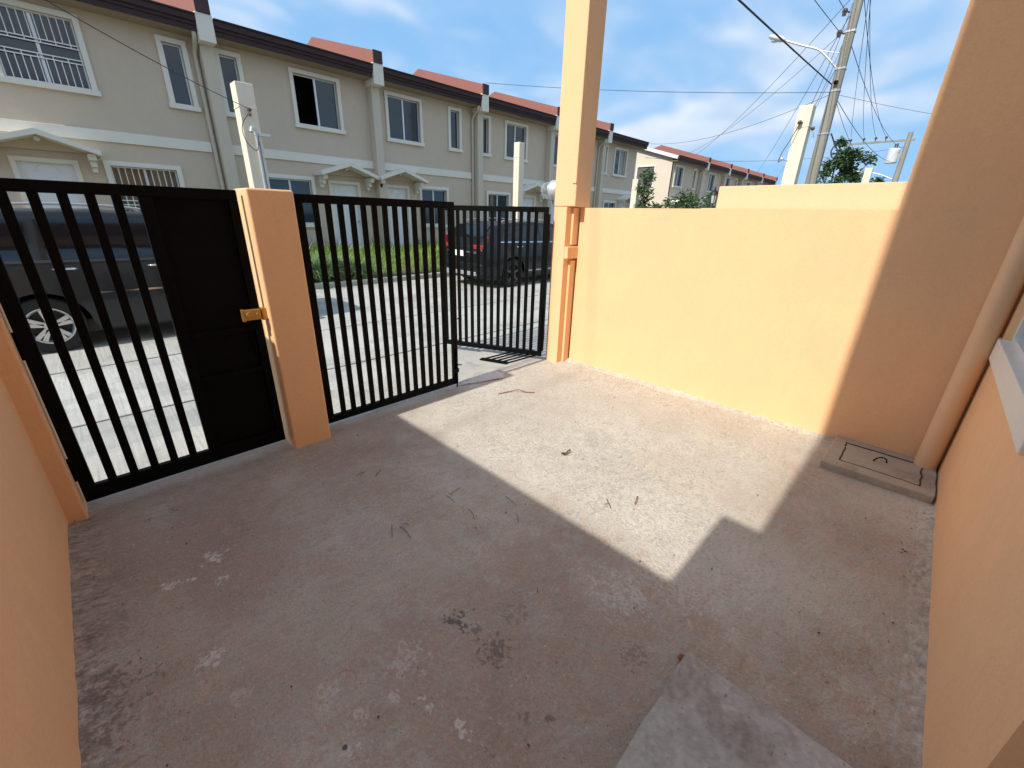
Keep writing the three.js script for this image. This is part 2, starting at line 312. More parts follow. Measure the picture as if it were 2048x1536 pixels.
// ---------------------------------------------------------------- boundary walls and pillars
const WALLH = 1.755;
{
  const w = thing('boundary_wall', 'low peach plastered boundary wall in full sun beside the driveway', 'wall');
  part(w, 'wall_panel', box(0, 0.15, -0.05, WALLH, 0.05, 2.70), M.peach);
}
tagMesh('boundary_wall', box(0.19, 0.32, -0.2, 1.945, 1.41, 7.0, 0.006), M.cream, 'paler raised boundary wall rising behind the low peach wall', 'wall');
{
  const w = thing('party_wall', 'tall shaded peach party wall standing between the corner downpipe and low wall', 'wall');
  part(w, 'wall_panel', box(-0.003, 0.17, -0.1, 6.8, 2.7005, 9), M.peach);
}
{
  const w = thing('boundary_wall', 'peach boundary wall behind the gate hinge, in shade', 'wall');
  part(w, 'wall_panel', box(-4.58, -4.43, -0.1, 1.745, -0.2, 3.4, 0.006), M.peach);
  part(w, 'raised_end', box(-4.575, -4.436, 1.745, 2.36, 2.48, 2.72, 0.006), M.peach);
}
tagMesh('gate_pillar', box(-4.60, -4.352, -0.1, 1.775, -0.30, -0.045, 0.013), M.peach, 'peach gate pillar at the hinge side of the small gate', 'pillar', undefined);
tagMesh('gate_pillar', box(-3.232, -2.962, -0.1, 1.767, -0.30, -0.035, 0.013), M.peach, 'peach square pillar between the small gate and the double gate', 'pillar');
{ // tall service pillar at the right gate post
  const w = thing('service_pillar', 'tall peach service pillar with electric meter at the end of the low wall', 'pillar');
  part(w, 'pillar_base', box(-0.188, 0.13, -0.1, WALLH + 0.004, -0.175, 0.002, 0.006), M.peach);
  part(w, 'pillar_shaft', box(-0.19, 0.085, WALLH + 0.006, 4.0, -0.178, 0.105, 0.012), M.peach);
  part(w, 'plaster_rib', box(-0.202, -0.17, 1.98, 3.98, 0.06, 0.108, 0.008), M.peach);
  part(w, 'conduit_casing', box(-0.10, 0.0, -0.05, 1.20, 0.004, 0.034, 0.005), M.peach);
  part(w, 'conduit_casing', box(-0.10, 0.0, 1.37, WALLH, 0.004, 0.034, 0.005), M.peach);
  part(w, 'junction_block', box(-0.19, 0.028, 1.225, 1.352, 0.004, 0.055, 0.006), M.peach);
}
{ // electric meter on the street face of the pillar
  const m = thing('electric_meter', 'round glass electric meter on the street side of the tall pillar', 'meter', undefined, [-0.06, 1.93, -0.18]);
  const lat = (pts, mat, name) => { const g = new THREE.LatheGeometry(pts.map(([r, y]) => new THREE.Vector2(r, y)), 28); g.rotateX(-Math.PI / 2); part(m, name, g, mat); };
  lat([[0, 0], [0.10, 0], [0.10, 0.09], [0.105, 0.10], [0.105, 0.125], [0.09, 0.13]], M.galv, 'base_ring');
  lat([[0.09, 0.13], [0.097, 0.132], [0.097, 0.15], [0.088, 0.152]], M.steel, 'clamp_ring');
  lat([[0.0, 0.134], [0.07, 0.134], [0.07, 0.16], [0, 0.16]], M.plate, 'dial_face');
  lat([[0.088, 0.152], [0.088, 0.20], [0.082, 0.24], [0.06, 0.262], [0, 0.27]], M.meterGlass, 'glass_dome');
  part(m, 'seal_tag', box(-0.02, 0.02, -0.14, -0.09, -0.14, -0.12, 0.004), M.steel);
}
// ---------------------------------------------------------------- gates
const TOPR = 0.056, BARW = 0.040;
function frameBox(parent, name, x0, x1, y0, y1, d = 0.04, lbl) { return part(parent, name, box(x0, x1, y0, y1, -d / 2, d / 2, 0.004), M.gate, lbl); }
const barGeo = h => tri(new RoundedBoxGeometry(BARW, h, 0.022, 1, 0.003));
function gateLeaf(label, len, group) {      // hinge at local x = 0, runs to +len
  const g = thing('gate_leaf', label, 'gate', group);
  frameBox(g, 'top_rail', 0, len, 1.697, 1.753);
  frameBox(g, 'bottom_rail', 0, len, 0.052, 0.108);
  frameBox(g, 'stile', 0, 0.052, 0.108, 1.697);
  frameBox(g, 'stile', len - 0.052, len, 0.108, 1.697);
  const n = 13, bg = barGeo(1.597);
  for (let i = 0; i < n; i++) { const b = part(g, 'bar', bg, M.gate); b.position.set(0.052 + (len - 0.104) * (i + 1) / (n + 1), 0.9025, 0); }
  for (const y of [0.32, 1.45]) part(g, 'hinge', rod([-0.012, y - 0.06, 0.012], [-0.012, y + 0.06, 0.012], 0.012), M.gate);
  return g;
}
{
  const a = gateLeaf('black barred gate leaf closed beside the square pillar', 1.335, 'double driveway gate leaves'); a.position.set(-2.922, 0, -0.175);
  part(a, 'drop_bolt', merge([rod([1.309, 0.02, 0.03], [1.309, 0.42, 0.03], 0.007), rod([1.309, 0.26, 0.03], [1.335, 0.265, 0.075], 0.006), box(1.288, 1.33, 0.18, 0.22, 0.021, 0.04)]), M.gate);
  part(a, 'latch_loop', tube([[1.33, 0.72, 0.03], [1.365, 0.735, 0.035], [1.372, 0.70, 0.035], [1.36, 0.66, 0.03]], 0.006), M.gate);
  const b = gateLeaf('black barred gate leaf swung open towards the street beside the meter pillar', 1.335, 'double driveway gate leaves'); b.position.set(-0.262, 0, -0.185);
  b.rotation.y = Math.PI - Math.atan2(0.907, 0.42);
  part(b, 'hinge_plate', box(-0.02, 0.0, 0.12, 1.68, -0.03, 0.02, 0.003), M.gate);
}
{ // small gate: five bars, sheet panel with rails, lock
  const g = thing('pedestrian_gate', 'black small gate with five bars, sheet steel panel and brass lock', 'gate', undefined, [0, 0, -0.135]);
  frameBox(g, 'top_rail', -4.342, -3.262, 1.697, 1.753); frameBox(g, 'bottom_rail', -4.342, -3.262, 0.058, 0.15);
  frameBox(g, 'stile', -4.342, -4.282, 0.15, 1.697); frameBox(g, 'stile', -3.726, -3.668, 0.15, 1.697); frameBox(g, 'stile', -3.312, -3.262, 0.15, 1.697);
  const bg = barGeo(1.555); for (let i = 0; i < 5; i++) part(g, 'bar', bg, M.gate).position.set(-4.205 + i * 0.0985, 0.9235, 0);
  part(g, 'sheet_panel', box(-3.672, -3.308, 0.146, 1.70, -0.014, -0.010), M.gate);
  frameBox(g, 'cross_rail', -3.668, -3.312, 0.905, 0.935, 0.034); frameBox(g, 'cross_rail', -3.668, -3.312, 0.622, 0.65, 0.034);
  part(g, 'pull_handle', tube([[-3.35, 0.89, -0.005], [-3.34, 0.86, 0.02], [-3.332, 0.80, 0.022], [-3.332, 0.72, 0.0]], 0.006), M.gate);
  part(g, 'hinge', rod([-4.348, 0.92, 0.0], [-4.348, 1.06, 0.0], 0.011), M.gate); part(g, 'hinge', rod([-4.348, 0.2, 0.0], [-4.348, 0.34, 0.0], 0.011), M.gate);
  const lk = part(g, 'rim_lock', box(-3.37, -3.268, 0.978, 1.046, 0.021, 0.052, 0.004), M.brass); part(lk, 'seam_plate', box(-3.376, -3.36, 0.974, 1.05, 0.021, 0.056, 0.002), M.brass);
  part(lk, 'key_cylinder', merge([rod([-3.335, 1.014, 0.05], [-3.335, 1.014, 0.07], 0.023, 0.02, 20), rod([-3.335, 1.014, 0.07], [-3.335, 1.014, 0.074], 0.010, 0.010, 12)]), M.brass);
  part(lk, 'thumb_turn', rod([-3.288, 1.016, 0.05], [-3.288, 1.016, 0.072], 0.009, 0.007, 10), M.brass);
  part(g, 'lock_keeper', box(-3.262, -3.234, 0.97, 1.05, 0.012, 0.052, 0.003), M.brass);
}
// ---------------------------------------------------------------- our house front, downpipe, manhole, step
{
  const h = thing('house', 'peach house wall with white window sill beside the downpipe', 'house');
  part(h, 'wall', box(-2.82, 0.0, -0.1, 0.90, 3.41, 3.56), M.peach);
  part(h, 'wall', box(-0.15, 0.0, 0.90, 6.0, 3.41, 3.56), M.peach);
  part(h, 'wall', box(-2.82, -1.72, 0.90, 6.0, 3.41, 3.56), M.peach);
  part(h, 'wall', box(-1.72, -0.15, 2.2, 6.0, 3.41, 3.56), M.peach);
  part(h, 'wall', box(-4.43, -2.82, 2.2, 6.0, 3.41, 3.56), M.peach);
  part(h, 'wall', box(-4.43, -3.78, -0.1, 2.2, 3.41, 3.56), M.peach);
  part(h, 'wall', box(-4.43, 0, -0.1, 6.0, 7.9, 8.05), M.peach);
  const win = part(h, 'window', box(-1.72, -0.15, 1.02, 2.2, 3.50, 3.512), M.glass);
  part(win, 'sill', box(-1.80, -0.05, 0.885, 1.02, 3.392, 3.495, 0.006), M.trim);
  part(win, 'frame', merge([box(-0.21, -0.15, 1.02, 2.2, 3.445, 3.52), box(-1.72, -1.64, 1.02, 2.2, 3.445, 3.52), box(-1.64, -0.21, 2.12, 2.2, 3.446, 3.519), box(-0.95, -0.91, 1.05, 2.12, 3.47, 3.518), box(-1.64, -0.21, 1.02, 1.05, 3.447, 3.518)]), M.white);
  const d = part(h, 'door', box(-3.70, -2.90, 0.05, 2.12, 3.52, 3.56, 0.004), M.door);
  part(d, 'door_frame', merge([box(-2.90, -2.822, 0.05, 2.2, 3.47, 3.555), box(-3.778, -3.70, 0.05, 2.2, 3.47, 3.555), box(-3.70, -2.90, 2.12, 2.2, 3.47, 3.555)]), M.white);
  part(d, 'handle', merge([rod([-2.98, 1.05, 3.52], [-2.98, 1.05, 3.46], 0.012), rod([-2.98, 1.05, 3.46], [-3.09, 1.05, 3.46], 0.01)]), M.steel);
  part(h, 'roof', prismX([[2.95, 6.02], [5.8, 7.1], [8.6, 6.02], [8.6, 5.92], [2.95, 5.92]], -4.43, -0.01), M.redRoof);
}
{
  const h = thing('neighbour_house', 'two-storey peach house next door casting its shadow over the yard', 'house');
  part(h, 'party_wall', box(-4.585, -4.432, -0.1, 6.9, 2.685, 9), M.peach);
  part(h, 'front_wall', box(-9.0, -4.59, -0.1, 6.0, 3.41, 3.56), M.peach);
  part(h, 'roof', prismX([[2.95, 6.02], [5.8, 7.1], [8.6, 6.02], [8.6, 5.92], [2.95, 5.92]], -9.0, -4.59), M.redRoof);
  part(h, 'rear_wall', box(-9.0, -4.59, -0.1, 6.0, 8.0, 8.15), M.peach);
}
{ // downpipe in the corner
  const d = thing('downpipe', 'round peach painted downpipe in the corner by the manhole cover', 'pipe');
  const g = new THREE.CylinderGeometry(0.062, 0.062, 5.9, 28, 1); g.translate(-0.085, 2.98, 3.335); part(d, 'pipe', g, M.peachPipe);
  for (const y of [2.6, 4.6]) part(d, 'strap', merge([new THREE.TorusGeometry(0.064, 0.006, 6, 24).rotateX(Math.PI / 2).translate(-0.085, y, 3.335), box(-0.16, -0.01, y - .012, y + .012, 3.395, 3.408)]), M.peachPipe);
}
{ // manhole cover
  const m = thing('manhole_cover', 'raised concrete catch basin cover with bent rebar handle in the corner', 'manhole cover');
  const sh = new THREE.Shape(); const wob = (a, b, n, amp, s) => { const o = []; for (let i = 0; i < n; i++) { const t = i / n; o.push([mix(a[0], b[0], t) + amp * (vnoise(t * n * .7 + s, 2.2) - .5), mix(a[1], b[1], t) + amp * (vnoise(t * n * .7 + s, 8.2) - .5)]); } return o; };
  const ring = (x0, x1, z0, z1, amp, s, n = 14) => [...wob([x0, z0], [x1, z0], n, amp, s), ...wob([x1, z0], [x1, z1], n, amp, s + 20), ...wob([x1, z1], [x0, z1], n, amp, s + 40), ...wob([x0, z1], [x0, z0], n, amp, s + 60)].map(([x, z]) => new THREE.Vector2(x, -z));
  const outer = new THREE.Shape(ring(-0.565, -0.012, 2.80, 3.395, 0.014, 3)), hole = ring(-0.465, -0.09, 2.875, 3.33, 0.012, 11); outer.holes.push(new THREE.Path(hole));
  const g = new THREE.ExtrudeGeometry(outer, { depth: 0.046, bevelEnabled: true, bevelThickness: 0.005, bevelSize: 0.005, bevelSegments: 2 }); g.rotateX(-Math.PI / 2); part(m, 'rim', tri(g), M.mortar);
  const lid = new THREE.ExtrudeGeometry(new THREE.Shape(ring(-0.446, -0.109, 2.886, 3.319, 0.012, 11)), { depth: 0.046, bevelEnabled: true, bevelThickness: 0.003, bevelSize: 0.002, bevelSegments: 2 }); lid.rotateX(-Math.PI / 2); const L = part(m, 'lid', tri(lid), M.mortar);
  const gapShade = new THREE.Shape(ring(-0.470, -0.085, 2.870, 3.335, 0.012, 11)); gapShade.holes.push(new THREE.Path(ring(-0.440, -0.115, 2.900, 3.305, 0.012, 11)));
  const dg = new THREE.ExtrudeGeometry(gapShade, { depth: 0.0485, bevelEnabled: false }); dg.rotateX(-Math.PI / 2); part(m, 'gap_shade_ring', tri(dg), M.gapShade);  // added dark ring filling the lid gap, painted in place of its shade
  part(L, 'rebar_handle', tube([[-0.29, 0.04, 3.06], [-0.292, 0.074, 3.072], [-0.28, 0.091, 3.10], [-0.262, 0.076, 3.128], [-0.255, 0.04, 3.135]], 0.0045, 8), M.gate);
}
{ // door step slab
  const s = thing('step_slab', 'grey concrete step slab set into the yard floor before the door', 'slab');
  const g = new THREE.BoxGeometry(1.72, 0.12, 0.72, 60, 3, 26); g.translate(-2.705 - 0.86, -0.014, 2.702 + 0.36); tri(g);
  const P = g.attributes.position, U = g.attributes.uv; for (let i = 0; i < P.count; i++) { const x = P.getX(i), z = P.getZ(i), y = P.getY(i), e = fbm(x * 14 + 3, z * 14 + y * 20 + 7, 3) - .5; U.setXY(i, (U.getX(i) + 5.2) / 4.43, (U.getY(i) * .9 - 1.4) / 3.63); if (y > 0.03) P.setY(i, y + .005 * e); P.setX(i, x + (x > -2.72 ? .012 * e - (y > 0.03 ? .006 : 0) : 0)); P.setZ(i, z + (z < 2.72 ? .014 * e + (y > 0.03 ? .006 : 0) : 0)); }
  g.computeVertexNormals(); part(s, 'slab', g, M.stepSlab);
}
// ---------------------------------------------------------------- townhouses across the street
const FY0 = 0.22, SOFF = 5.66;
function wallWithHoles(x0, x1, y0, y1, z, th, holes) {
  const s = new THREE.Shape([new THREE.Vector2(x0, y0), new THREE.Vector2(x1, y0), new THREE.Vector2(x1, y1), new THREE.Vector2(x0, y1)]);
  for (const [a, b, c, d] of holes) s.holes.push(new THREE.Path([new THREE.Vector2(a, c), new THREE.Vector2(a, d), new THREE.Vector2(b, d), new THREE.Vector2(b, c)]));
  const g = new THREE.ExtrudeGeometry(s, { depth: th, bevelEnabled: false }); g.translate(0, 0, z - th); return tri(g);
}
// window opening [x0,x1,y0,y1] (outer edge of the trim)
function windowPart(h, [x0, x1, y0, y1], z, o = {}) {
  const t = 0.105, ix0 = x0 + t, ix1 = x1 - t, iy0 = y0 + t, iy1 = y1 - t, zp = z - 0.085;
  const w = part(h, 'window', merge([box(x0, ix0, iy0, y1, z + 0.002, z + 0.055), box(ix1, x1, iy0, y1, z + 0.002, z + 0.055), box(ix0, ix1, iy1, y1, z + 0.002, z + 0.053), box(x0 - 0.03, x1 + 0.03, y0, iy0, z + 0.002, z + 0.085)]), M.trim);
  const xm = (ix0 + ix1) / 2, f = 0.035;
  const fr = [box(ix0, ix0 + f, iy0, iy1, zp - .02, zp + .02), box(ix1 - f, ix1, iy0, iy1, zp - .02, zp + .02), box(ix0 + f, ix1 - f, iy0, iy0 + f, zp - .02, zp + .02), box(ix0 + f, ix1 - f, iy1 - f, iy1, zp - .02, zp + .02)];
  if (!o.single) fr.push(box(xm - 0.028, xm + 0.028, iy0 + f, iy1 - f, zp - .018, zp + .022));
  part(w, 'frame', merge(fr), M.alu);
  const panes = o.single ? [[ix0, ix1]] : [[ix0, xm], [xm, ix1]];
  panes.forEach(([a, b], k) => { if (o.open !== k) part(w, 'pane', box(a + .012, b - .012, iy0 + .012, iy1 - .012, zp - 0.008 + k * 0.01, zp - 0.004 + k * 0.01), o.glass ?? M.glass); });
  if (o.curtain) { const n = 40, g = new THREE.PlaneGeometry(ix1 - ix0, iy1 - iy0, n, 1), p = g.attributes.position; for (let i = 0; i < p.count; i++) p.setZ(i, 0.02 * Math.sin(p.getX(i) * 45)); g.computeVertexNormals(); g.translate(xm, (iy0 + iy1) / 2, zp - 0.06); part(w, 'curtain', g, o.curtain); }
  if (o.grille) { // ornamental steel grille, just outside the glass
    const gz = z - 0.035, gs = [], r = 0.011, hb = (y, a = ix0, b = ix1) => gs.push(box(a, b, y - r, y + r, gz - r, gz + r)), vb = (x, a, b) => gs.push(box(x - r * .8, x + r * .8, a, b, gz - r * .8, gz + r * .8));
    if (o.grille === 2) { const n = 10; for (let i = 0; i <= n; i++) vb(mix(ix0 + .02, ix1 - .02, i / n), iy0, iy1); hb(iy0 + .32); hb(iy0 + .42); hb(iy0 + .52); hb(iy1 - .02); }
    else {
      const my = (iy0 + iy1) / 2, n = 11; for (let i = 0; i <= n; i++) { const x = mix(ix0 + .02, ix1 - .02, i / n), e = (i % 2) * .07; vb(x, my + .10 + e, iy1); vb(x, iy0, my - .17 + e * .9); }
      for (const d of [.11, .17, -.10, -.17]) hb(my + d); hb(iy1 - .015); hb(iy0 + .015);
    }
    part(w, 'grille', merge(gs), M.white);
  }
  return w;
}
function townhouse(o) {
  const { x0, x1, z = -12, label, group } = o, cx = (x0 + x1) / 2;
  const h = thing('townhouse', label, 'house', group);
  const H = (x, a, b) => [x + a, x + b];
  const holes = [...o.windows.map(w => [w[0] + .1, w[1] - .1, w[2] + .1, w[3] - .1])];
  if (o.door) holes.push([o.door[0], o.door[1], FY0 + .12, 2.57]);
  part(h, 'wall', wallWithHoles(x0 + 0.003, x1 - 0.003, FY0 - .2, SOFF + .28, z, 0.16, holes), M.beige);
  part(h, 'interior', merge([box(x0 + .05, x1 - .05, FY0 - .2, 5.9, z - 3.2, z - 3.0), box(x0 + .05, x1 - .05, 2.9, 3.0, z - 3.0, z - .18), box(x0 + .05, x1 - .05, 5.75, 5.85, z - 3.0, z - .18), box(x0 + .02, x0 + .08, FY0, 5.75, z - 3.0, z - .18), box(x1 - .08, x1 - .02, FY0, 5.75, z - 3.0, z - .18)]), M.dark);
  const segs = [[o.leftFree ? x0 : x0 + .16, o.pil === false ? x1 : x1 - .16]];
  // floor band, broken where the downpipe and pilaster stand
  segs.forEach(([a, b]) => part(h, 'floor_band', box(a, b - (o.pipe ? .14 : 0), 3.06, 3.30, z + .002, z + .045, .006), M.trim));
  for (const w of o.windows) windowPart(h, w, z, w[4] || {});
  if (o.door) {
    const [a, b] = o.door, zf = z - .09, d = part(h, 'door', box(a + .06, b - .06, FY0 + .12, 2.51, zf - .04, zf), M.door);
    part(d, 'frame', merge([box(a - .03, a + .06, FY0 + .12, 2.60, zf - .05, z + .03), box(b - .06, b + .03, FY0 + .12, 2.60, zf - .05, z + .03), box(a + .06, b - .06, 2.51, 2.60, zf - .05, z + .028)]), M.trim);
    const pw = (b - a - .12 - .30) / 2; for (const [py0, py1] of [[.55, 1.15], [1.28, 1.55], [1.68, 2.1]]) for (const k of [0, 1]) { const px = a + .16 + k * (pw + .10); part(d, 'raised_panel', box(px, px + pw, FY0 + py0, FY0 + py1, zf, zf + .012, .005), M.door); }
    const fan = new THREE.TorusGeometry(.2, .012, 5, 16, Math.PI); fan.translate((a + b) / 2, 2.28, zf + .004); part(d, 'arched_moulding', fan, M.door);
    part(d, 'knob', new THREE.SphereGeometry(.03, 12, 8).translate(o.knobLeft ? a + .12 : b - .12, FY0 + 1.12, zf + .045), M.steel);
    part(h, 'door_step', box(a - .2, b + .2, FY0 - .15, FY0 + .11, z + .004, z + .55, .01), M.mortar);
    const cc = (a + b) / 2, hw = .96, zo = z + .62; // little gabled canopy
    const slope = (s) => { const g = new THREE.ExtrudeGeometry(new THREE.Shape([new THREE.Vector2(0, 3.02), new THREE.Vector2(s * hw, 2.70), new THREE.Vector2(s * hw, 2.80), new THREE.Vector2(0, 3.13)]), { depth: zo - z - .002, bevelEnabled: false }); g.translate(cc, 0, z + .002); return tri(g); };
    const c = part(h, 'canopy', merge([slope(1), slope(-1)]), M.trim);
    part(c, 'gable_infill', (() => { const g = new THREE.ExtrudeGeometry(new THREE.Shape([new THREE.Vector2(-hw * .8, 2.76), new THREE.Vector2(hw * .8, 2.76), new THREE.Vector2(0, 3.02)]), { depth: .08, bevelEnabled: false }); g.translate(cc, 0, z + .01); return tri(g); })(), M.beige);
    for (const s of [-1, 1]) part(c, 'bracket', merge([box(cc + s * .8 - .07, cc + s * .8 + .07, 2.60, 2.735, z + .003, z + .46, .01), box(cc + s * .8 - .055, cc + s * .8 + .055, 2.47, 2.60, z + .003, z + .30, .01), box(cc + s * .8 - .045, cc + s * .8 + .045, 2.36, 2.47, z + .003, z + .16, .01)]), M.trim);
    part(c, 'ceiling_lamp', new THREE.SphereGeometry(.055, 10, 8).translate(cc, 2.96, z + .3), M.white);
  }
  // eaves: soffit, stepped gutter, roof
  const ga = o.leftFree ? x0 - .3 : x0 + .19, gb = o.pil === false ? x1 + .2 : x1 - .19, zg = z + .55;
  part(h, 'soffit', box(ga, gb, SOFF - .03, SOFF, z + .004, zg - .05), M.soffit);
  part(h, 'fascia', merge([box(ga, gb, SOFF - .02, SOFF + .10, zg - .045, zg - .02), box(ga, gb, SOFF + .10, SOFF + .17, zg - .045, zg + .01), box(ga, gb, SOFF + .17, SOFF + .30, zg - .045, zg + .055, .01), box(ga, gb, SOFF + .30, SOFF + .335, zg - .05, zg + .085, .008)]), M.fascia);
  part(h, 'roof', prismX([[zg - .05, SOFF + .26], [zg - 4.3, SOFF + .26 + 4.25 * .285], [zg - 8.6, SOFF + .26], [zg - 8.6, SOFF + .16], [zg - 4.3, SOFF + .16 + 4.25 * .285], [zg - .05, SOFF + .16]], o.leftFree ? x0 - .3 : x0 + .15, o.pil === false ? x1 + .2 : x1 - .15), M.redRoof);
  part(h, 'rear_wall', box(x0 + .003, x1 - .003, FY0 - .2, 5.9, z - 7.6, z - 7.4), M.beige);
  if (o.pil !== false) { // party-wall pilaster with corbel and the red parapet above
    part(h, 'pilaster', box(x1 - .15, x1 + .14, FY0 - .2, SOFF - .19, z + .003, z + .30, .008), M.pilaster);
    part(h, 'corbel', box(x1 - .19, x1 + .17, SOFF - .19, SOFF + .38, z + .003, z + .60, .01), M.trim);
    const zf = z + .58, par = part(h, 'parapet', prismX([[zf, SOFF + .382], [zf, SOFF + .70], [zf - 4.25, SOFF + 1.92], [zf - 8.6, SOFF + .70], [zf - 8.6, SOFF - 1], [z - .2, SOFF - 1], [z - .2, SOFF + .382]], x1 - .145, x1 + .135), M.redParapet);
    part(par, 'end_cap', box(x1 - .16, x1 + .15, SOFF + .384, SOFF + .715, zf + .002, zf + .05, .006), M.brownCap);
  }
  if (o.pipe) { // gutter downpipe with swan-neck beside the pilaster
    const px = x1 - .24; part(h, 'downpipe', tube([[px - .02, SOFF + .02, zg - .08], [px - .02, SOFF - .12, zg - .1], [px, SOFF - .28, z + .2], [px, SOFF - .42, z + .08], [px, SOFF - .7, z + .07], [px, 3, z + .07], [px, .3, z + .07]], .05, 10, 60), M.pilaster);
  }
  if (o.leftFree) part(h, 'side_wall', o.sideWall, M.sideWall);
  return h;
}
const G2 = { grille: 2, curtain: M.curtainTan, glass: undefined };
const up = 'row of townhouses across the street';
townhouse({ x0: -4.95, x1: -0.30, pipe: true, label: 'beige townhouse with white window grilles behind the dark van', group: up, door: [-4.43, -3.40],
  windows: [[-4.17, -2.63, 3.99, 5.5, { grille: 1, curtain: M.curtain }], [-1.30, -0.69, 3.99, 5.5, { single: true }], [-2.93, -1.41, 1.15, 2.655, { grille: 2, curtain: M.curtainTan, glass: new THREE.MeshPhysicalMaterial({ color: rgb(0.9, 0.9, 0.9), roughness: 0.05, transmission: 1, thickness: 0 }) }]] });
townhouse({ x0: -0.30, x1: 4.34, label: 'beige townhouse with an upper window sash slid open, behind the cream post', group: up, door: [2.54, 3.58],
  windows: [[-0.10, 0.52, 3.99, 5.52, { single: true }], [1.74, 3.25, 3.99, 5.5, { open: 0 }], [0.58, 2.06, 1.15, 2.655, {}]] });
townhouse({ x0: 4.34, x1: 8.94, pipe: true, label: 'beige townhouse with door beside the pilaster, facing the closed gate leaf', group: up, door: [4.60, 5.55], knobLeft: false,
  windows: [[4.81, 6.31, 3.99, 5.5, {}], [7.50, 8.15, 3.99, 5.5, { single: true }], [6.02, 7.43, 1.15, 2.655, {}]] });
townhouse({ x0: 8.94, x1: 13.55, label: 'beige townhouse behind the parked SUV and the second cream post', group: up, door: [11.75, 12.75],
  windows: [[9.12, 9.72, 3.99, 5.5, { single: true }], [10.57, 12.04, 3.99, 5.5, {}], [9.50, 11.0, 1.15, 2.655, {}]] });
townhouse({ x0: 13.55, x1: 18.02, pipe: true, label: 'beige townhouse partly hidden behind the tall meter pillar', group: up, door: [13.85, 14.8],
  windows: [[13.80, 15.2, 3.99, 5.5, {}], [16.6, 17.2, 3.99, 5.5, { single: true }], [15.2, 16.6, 1.15, 2.655, {}]] });
townhouse({ x0: 18.02, x1: 22.0, pil: false, label: 'beige end townhouse of the row with white curtains, behind the vine post', group: up, door: [20.75, 21.65],
  windows: [[18.2, 18.75, 3.99, 5.5, { single: true }], [19.43, 20.9, 3.99, 5.5, { glass: M.carGlass, curtain: M.curtain, open: 1 }], [18.75, 20.2, 1.15, 2.655, {}]] });
{
  const far = 'further row of townhouses beyond the gap', Z = -12.75, xs = [28.5, 33.7, 38.6, 43.2, 48.1, 53.0];
  for (let i = 0; i < 5; i++) {
    const a = xs[i], b = xs[i + 1], o = { x0: a, x1: b, z: Z, group: far, pipe: i % 2 === 0, door: i % 2 ? [b - 1.9, b - .95] : [a + .5, a + 1.45],
      label: i === 0 ? 'far corner townhouse with sunlit side wall and white rake board' : `${['', 'second', 'third', 'fourth', 'fifth'][i]} townhouse along the far row, counted from its sunlit side wall`,
      windows: i % 2 ? [[a + .25, a + .9, 3.99, 5.5, { single: true }], [a + 1.7, a + 3.2, 3.99, 5.5, {}], [a + .6, a + 2, 1.15, 2.655, {}]] : [[a + .5, a + 2.0, 3.99, 5.5, { curtain: M.curtain, glass: M.carGlass, open: 0 }], [b - 1.45, b - .8, 3.99, 5.5, { single: true }], [a + 1.8, a + 3.2, 1.15, 2.655, {}]] };
    if (i === 0) {
      o.leftFree = true; const s = wallWithHoles(-(-12.75), 20.2, FY0 - .2, 5.9, 0, .16, [[14.1, 15.5, 4.1, 5.4]]);
      s.rotateY(Math.PI / 2); s.translate(28.5 + .16, 0, 0); tri(s);
      const gab = new THREE.ExtrudeGeometry(new THREE.Shape([new THREE.Vector2(12.6, 5.86), new THREE.Vector2(20.2, 5.86), new THREE.Vector2(16.5, 6.98)]), { depth: .15, bevelEnabled: false }); gab.rotateY(Math.PI / 2); gab.translate(28.505, 0, 0);
      o.sideWall = merge([s, tri(gab)]);
    }
    const h = townhouse(o);
    if (i === 0) {
      const w = part(h, 'side_window', merge([box(28.44, 28.5, 3.99, 5.5, -14.1, -14.0), box(28.44, 28.5, 3.99, 5.5, -15.6, -15.5), box(28.44, 28.5, 5.4, 5.5, -15.5, -14.1), box(28.42, 28.5, 3.99, 4.1, -15.5, -14.1)]), M.trim);
      part(w, 'pane', box(28.56, 28.565, 4.1, 5.4, -15.5, -14.1), M.glass); part(w, 'frame', merge([box(28.54, 28.58, 4.1, 5.4, -14.83, -14.77), box(28.54, 28.58, 4.7, 4.75, -15.5, -14.1)]), M.alu);
      part(h, 'rake_board', bar([28.18, SOFF + .20, Z + .5], [28.18, SOFF + .20 + 4.2 * .285, Z - 3.7], .06, .22), M.white);
    }
  }
}
console.log('houses done');
